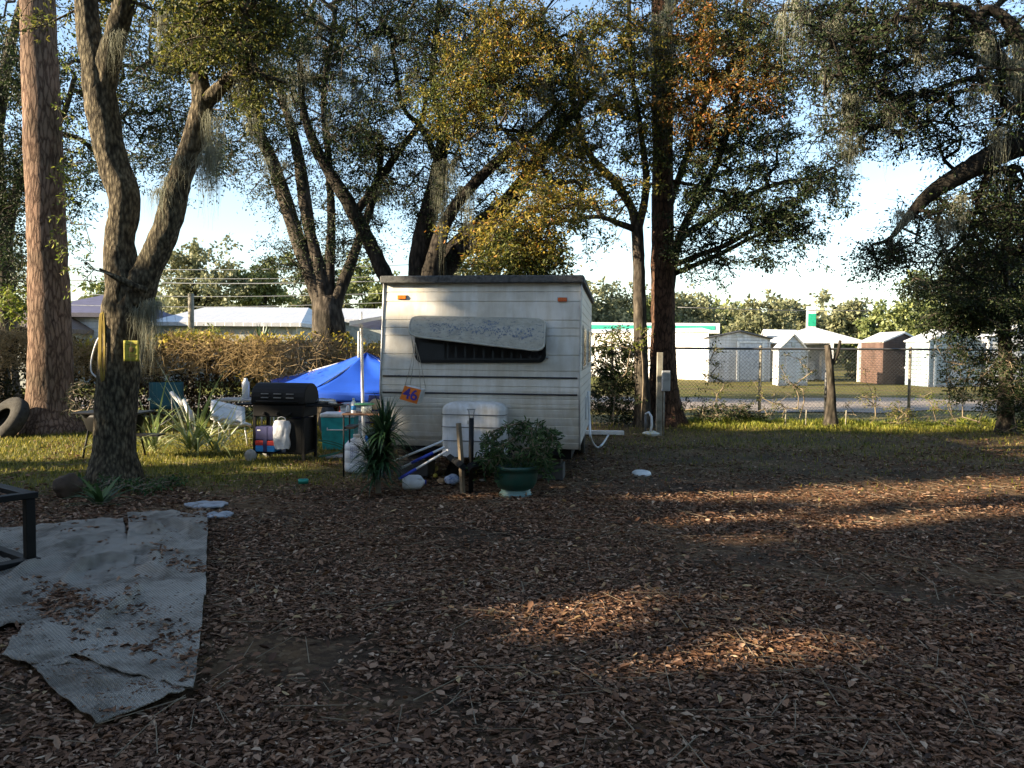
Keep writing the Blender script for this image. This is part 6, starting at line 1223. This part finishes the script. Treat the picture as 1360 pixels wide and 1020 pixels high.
# power lines and pole
t = thing('utility_pole', 'short wooden pole standing behind the hedge before the silver roof', 'pole', (P(254, 440, 24)[0], 24, 0)); mb = MB(); mb.tube([(0, 0, 0), (0, 0, P(254, 390, 24)[2])], .085, 10); mb.build('shaft', 'greywood', t)
for i, (ya, yb) in enumerate(((360, 366), (367, 372), (386, 388), (402, 400), (352, 351))):
    a, b_ = P(-80, ya-4, 30), P(560, yb, 30); c_ = (a+b_)/2; mb = MB(); mb.tube([(a+(b_-a)*k_/16)-c_-np.array([0, 0, .25*math.sin(PI*k_/16)]) for k_ in range(17)], .014 if i != 1 else .022, 5); o = mb.build('power_line', 'steel'); o.location = tuple(c_); tag(o, ['second highest thin cable', 'thickest pale cable', 'middle thin cable', 'lowest thin cable', 'highest thin cable'][i]+' strung across the left background', 'cable', 'cables across the left background')
mb = MB(); a, b_ = P(900, 408, 55), P(1420, 402, 55); mb.tube([a*0+(b_-a)*k_/12-np.array([0, 0, .4*math.sin(PI*k_/12)]) for k_ in range(13)], .03, 5); o = mb.build('power_line', 'darksteel'); o.location = tuple(a); tag(o, 'dark cable strung above the sheds on the right', 'cable')

# ------------------------------------------------------------------ distant trees
def far_tree(label, px, ytop, ybase, rx, Y, mat, n_=60, group='distant trees'):
    cy_ = ytop*.55+ybase*.45; ry = (ybase-ytop)*.55; org = np.array([P(px, 460, Y)[0], Y, 0.]); s_ = Y/F
    C = blobpts([(px, cy_, rx*.85, ry*.8, Y, rx*s_*.6, n_)]); t = thing('tree', label, 'tree', org, 0, group)
    rad = rx*s_*.32; pos, dr, sz, tw = sprays(C, 110, rad, .0062*Y*.85, .1, .8); pos[:, 2] = np.maximum(pos[:, 2], .1)
    leafquads('crown', pos-org, dr, sz, mat, t, .6)
    mb = MB(); top_ = C.mean(0); worldlimb(mb, [org.copy(), org+[.1, 0, top_[2]*.4], org+[.0, 0, top_[2]]], [.02*rx*s_+.12]*2+[.08], 8, .1); 
    for c_ in C[:7]: mb.tube([org+[0, 0, top_[2]*.55], (org+[0, 0, top_[2]]+c_)/2, c_], [.1, .06, .03], 5)
    mb.v = [tuple(np.array(q_)-org) for q_ in mb.v]; mb.build('trunk', 'bark_far', t); return t
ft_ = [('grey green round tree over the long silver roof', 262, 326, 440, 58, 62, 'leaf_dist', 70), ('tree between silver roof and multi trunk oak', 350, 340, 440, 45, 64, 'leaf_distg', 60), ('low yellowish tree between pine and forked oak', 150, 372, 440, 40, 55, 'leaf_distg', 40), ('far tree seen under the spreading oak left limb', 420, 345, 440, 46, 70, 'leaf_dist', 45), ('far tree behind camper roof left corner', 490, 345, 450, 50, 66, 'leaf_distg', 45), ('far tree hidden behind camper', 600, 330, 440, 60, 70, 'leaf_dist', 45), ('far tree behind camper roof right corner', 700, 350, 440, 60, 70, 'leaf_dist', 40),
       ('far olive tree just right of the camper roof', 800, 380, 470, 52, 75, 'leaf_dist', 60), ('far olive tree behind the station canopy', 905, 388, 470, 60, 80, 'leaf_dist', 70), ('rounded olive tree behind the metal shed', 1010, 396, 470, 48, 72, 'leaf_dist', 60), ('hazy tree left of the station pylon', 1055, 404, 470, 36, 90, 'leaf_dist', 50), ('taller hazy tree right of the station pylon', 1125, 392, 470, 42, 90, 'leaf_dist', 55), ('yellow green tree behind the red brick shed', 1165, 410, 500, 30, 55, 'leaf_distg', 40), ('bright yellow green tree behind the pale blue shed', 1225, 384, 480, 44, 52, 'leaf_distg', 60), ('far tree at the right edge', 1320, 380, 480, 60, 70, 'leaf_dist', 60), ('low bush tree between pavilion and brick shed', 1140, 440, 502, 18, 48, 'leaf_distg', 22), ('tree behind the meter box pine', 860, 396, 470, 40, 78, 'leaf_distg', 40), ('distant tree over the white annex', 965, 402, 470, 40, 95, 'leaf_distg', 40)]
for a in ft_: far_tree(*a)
# far woods closing the horizon
n_ = 26000; a = rng.uniform(-.9, .9, n_); Y_ = rng.uniform(105, 125, n_); x = np.tan(a*.95)*Y_; zt = 7.0+2.2*sn(np.stack([x, 0*x, 0*x], 1), .12)+1.2*sn(np.stack([x, 0*x, 0*x], 1), .4); pos = np.stack([x, Y_, zt*rng.uniform(0, 1, n_)**.7], 1)
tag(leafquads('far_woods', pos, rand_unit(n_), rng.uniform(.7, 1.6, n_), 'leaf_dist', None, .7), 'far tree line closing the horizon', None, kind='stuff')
# dark oaks at the left edge
D11 = 21.0
lim = [[(12, 560, D11, 16), (10, 480, D11, 13), (6, 350, D11, 12), (-6, 200, D11, 10), (10, 80, D11, 7), (30, 0, D11, 5)], [(6, 330, D11, 8), (30, 230, D11, 6), (80, 160, D11, 4), (100, 100, D11, 3)], [(0, 260, D11, 7), (-60, 180, D11, 5), (-110, 100, D11, 4)]]
bl = [(10, 100, 60, 60, D11, 1.8, 90), (0, 290, 50, 100, D11, 1.6, 110), (120, 210, 90, 40, D11, 1.4, 46), (20, 210, 45, 60, D11, 1.2, 50), (100, 120, 80, 60, D11, 1.6, 60), (200, 140, 60, 90, D11, 1.6, 70), (-120, 200, 110, 200, D11, 2, 130), (220, 60, 90, 60, D11, 1.8, 70), (100, -60, 200, 90, D11, 2.5, 100), (90, 270, 30, 40, D11, .8, 14), (230, 190, 40, 50, D11, 1.0, 26), (290, 190, 30, 60, D11, 1.0, 24)]
make_tree('dark_oak', 'dark oak crown behind the left pine at the edge of the photo', 'tree', lim, bl, 'leaf_oak', 'bark_far', 46, .5, .085, seg=12, rough=.08, moss=[(245, 150, D11, 1.0), (290, 190, D11, 1.6), (275, 180, D11, 1.2), (225, 60, D11, 1.2)], mossw=.007, cull=False)
shrub('sunlit olive bush behind the left pine above the hedge', 10, 300, 440, 34, 24.0, 'leaf_olive', 90, 40, .45, .09)
shrub('bright green leafy sapling at the left edge over the hedge', 15, 385, 430, 26, 19.5, 'leaf_bright', 30, 16, .24, .12, name='sapling')
shrub('yellow vine heap on the hedge under the utility pole', 265, 432, 456, 40, 17.6, 'leaf_bright', 34, 22, .2, .06, name='vine')

# ------------------------------------------------------------------ unseen trees on the sun side, massed and carved to shade the yard
n_ = 110000; u_ = rng.uniform(-7, 21.5, n_); v_ = rng.uniform(-6.5, 7.5, n_); t_ = rng.uniform(17, 27, n_)
vtop = np.interp(u_, [-7, 12.5, 14.0, 15.6, 16.3, 16.7, 17.6, 18.6, 21.5], [6.6, 6.6, 6.4, 5.6, 3.0, .2, .3, 1.0, 1.5])
nz = sn(np.stack([u_, v_, 0*u_], 1), 1.2, 3)+.5*sn(np.stack([u_, v_, 0*u_], 1), 2.9, 7)
keep = (v_ < vtop+.35*nz) & ~((v_ > 4.3) & (nz > .12-.14*(v_-4.3)))
xy = np.outer(t_, SH)+np.outer(u_, SU); pos = np.stack([xy[:, 0], xy[:, 1], v_+t_*TAN], 1); keep &= pos[:, 2] > .1; pos = pos[keep]; pos = pos[~open_(pos, True)]
tag(leafquads('shade_woods', pos, rand_unit(len(pos)), rng.uniform(.24, .46, len(pos)), 'leaf_oak', None, .8), 'unseen trees left of the yard, shaped to shade it', None, kind='stuff')
for k_ in range(5):
    u0 = -6+k_*2.1; t0_ = 19+5*random.random(); p_ = SH*t0_+SU*u0
    mb = MB(); mb.tube([(0, 0, 0), (.1, 0, 5), (-.1, .1, 9)], [.2, .16, .1], 8); o = mb.build('bare_tree', 'bark_far'); o.location = (p_[0], p_[1], 0); tag(o, 'tree trunk among the unseen shade trees left of the yard', 'tree', 'trunks of the unseen shade trees')

# unseen crowns added behind and above the camera to cut skylight
n_ = 7000; x = rng.uniform(-14, 15, n_); y = rng.uniform(-16, 11, n_); z0 = np.maximum(6.6, 2.6+.56*y); pos = np.stack([x, y, z0+rng.uniform(0, 4.2, n_)], 1)
pos = pos[(sn(pos*[1, 1, .6], .8, 12)+.4*sn(pos, 2.0, 3) > -.25)]; pos = pos[~open_(pos, True)]
tag(leafquads('added_canopy', pos, rand_unit(len(pos)), rng.uniform(.16, .32, len(pos)), 'leaf_oak', None, .7), 'unseen leaf canopy added overhead to dim the yard', None, kind='stuff')

n_ = 30000; x = rng.uniform(-17, 24, n_); y = -9-rng.uniform(0, 6, n_)-.012*(x-2)**2; z = 11*rng.uniform(0, 1, n_); pos = np.stack([x, y, z], 1)  # unseen tree walls added behind and to the right, blocking low sky light
x2 = rng.uniform(15, 21, 22000); y2 = rng.uniform(-8, 9, 22000); pos = np.vstack([pos, np.stack([x2, y2, 10*rng.uniform(0, 1, 22000)], 1)])
pos = pos[sn(pos, .7, 2)+.4*sn(pos, 1.9, 8) > -.35]; pos = pos[~open_(pos, True)]
tag(leafquads('added_woods_behind', pos, rand_unit(len(pos)), rng.uniform(.22, .42, len(pos)), 'leaf_oak', None, .8), 'unseen trees added behind the viewpoint to block sky light', None, kind='stuff')
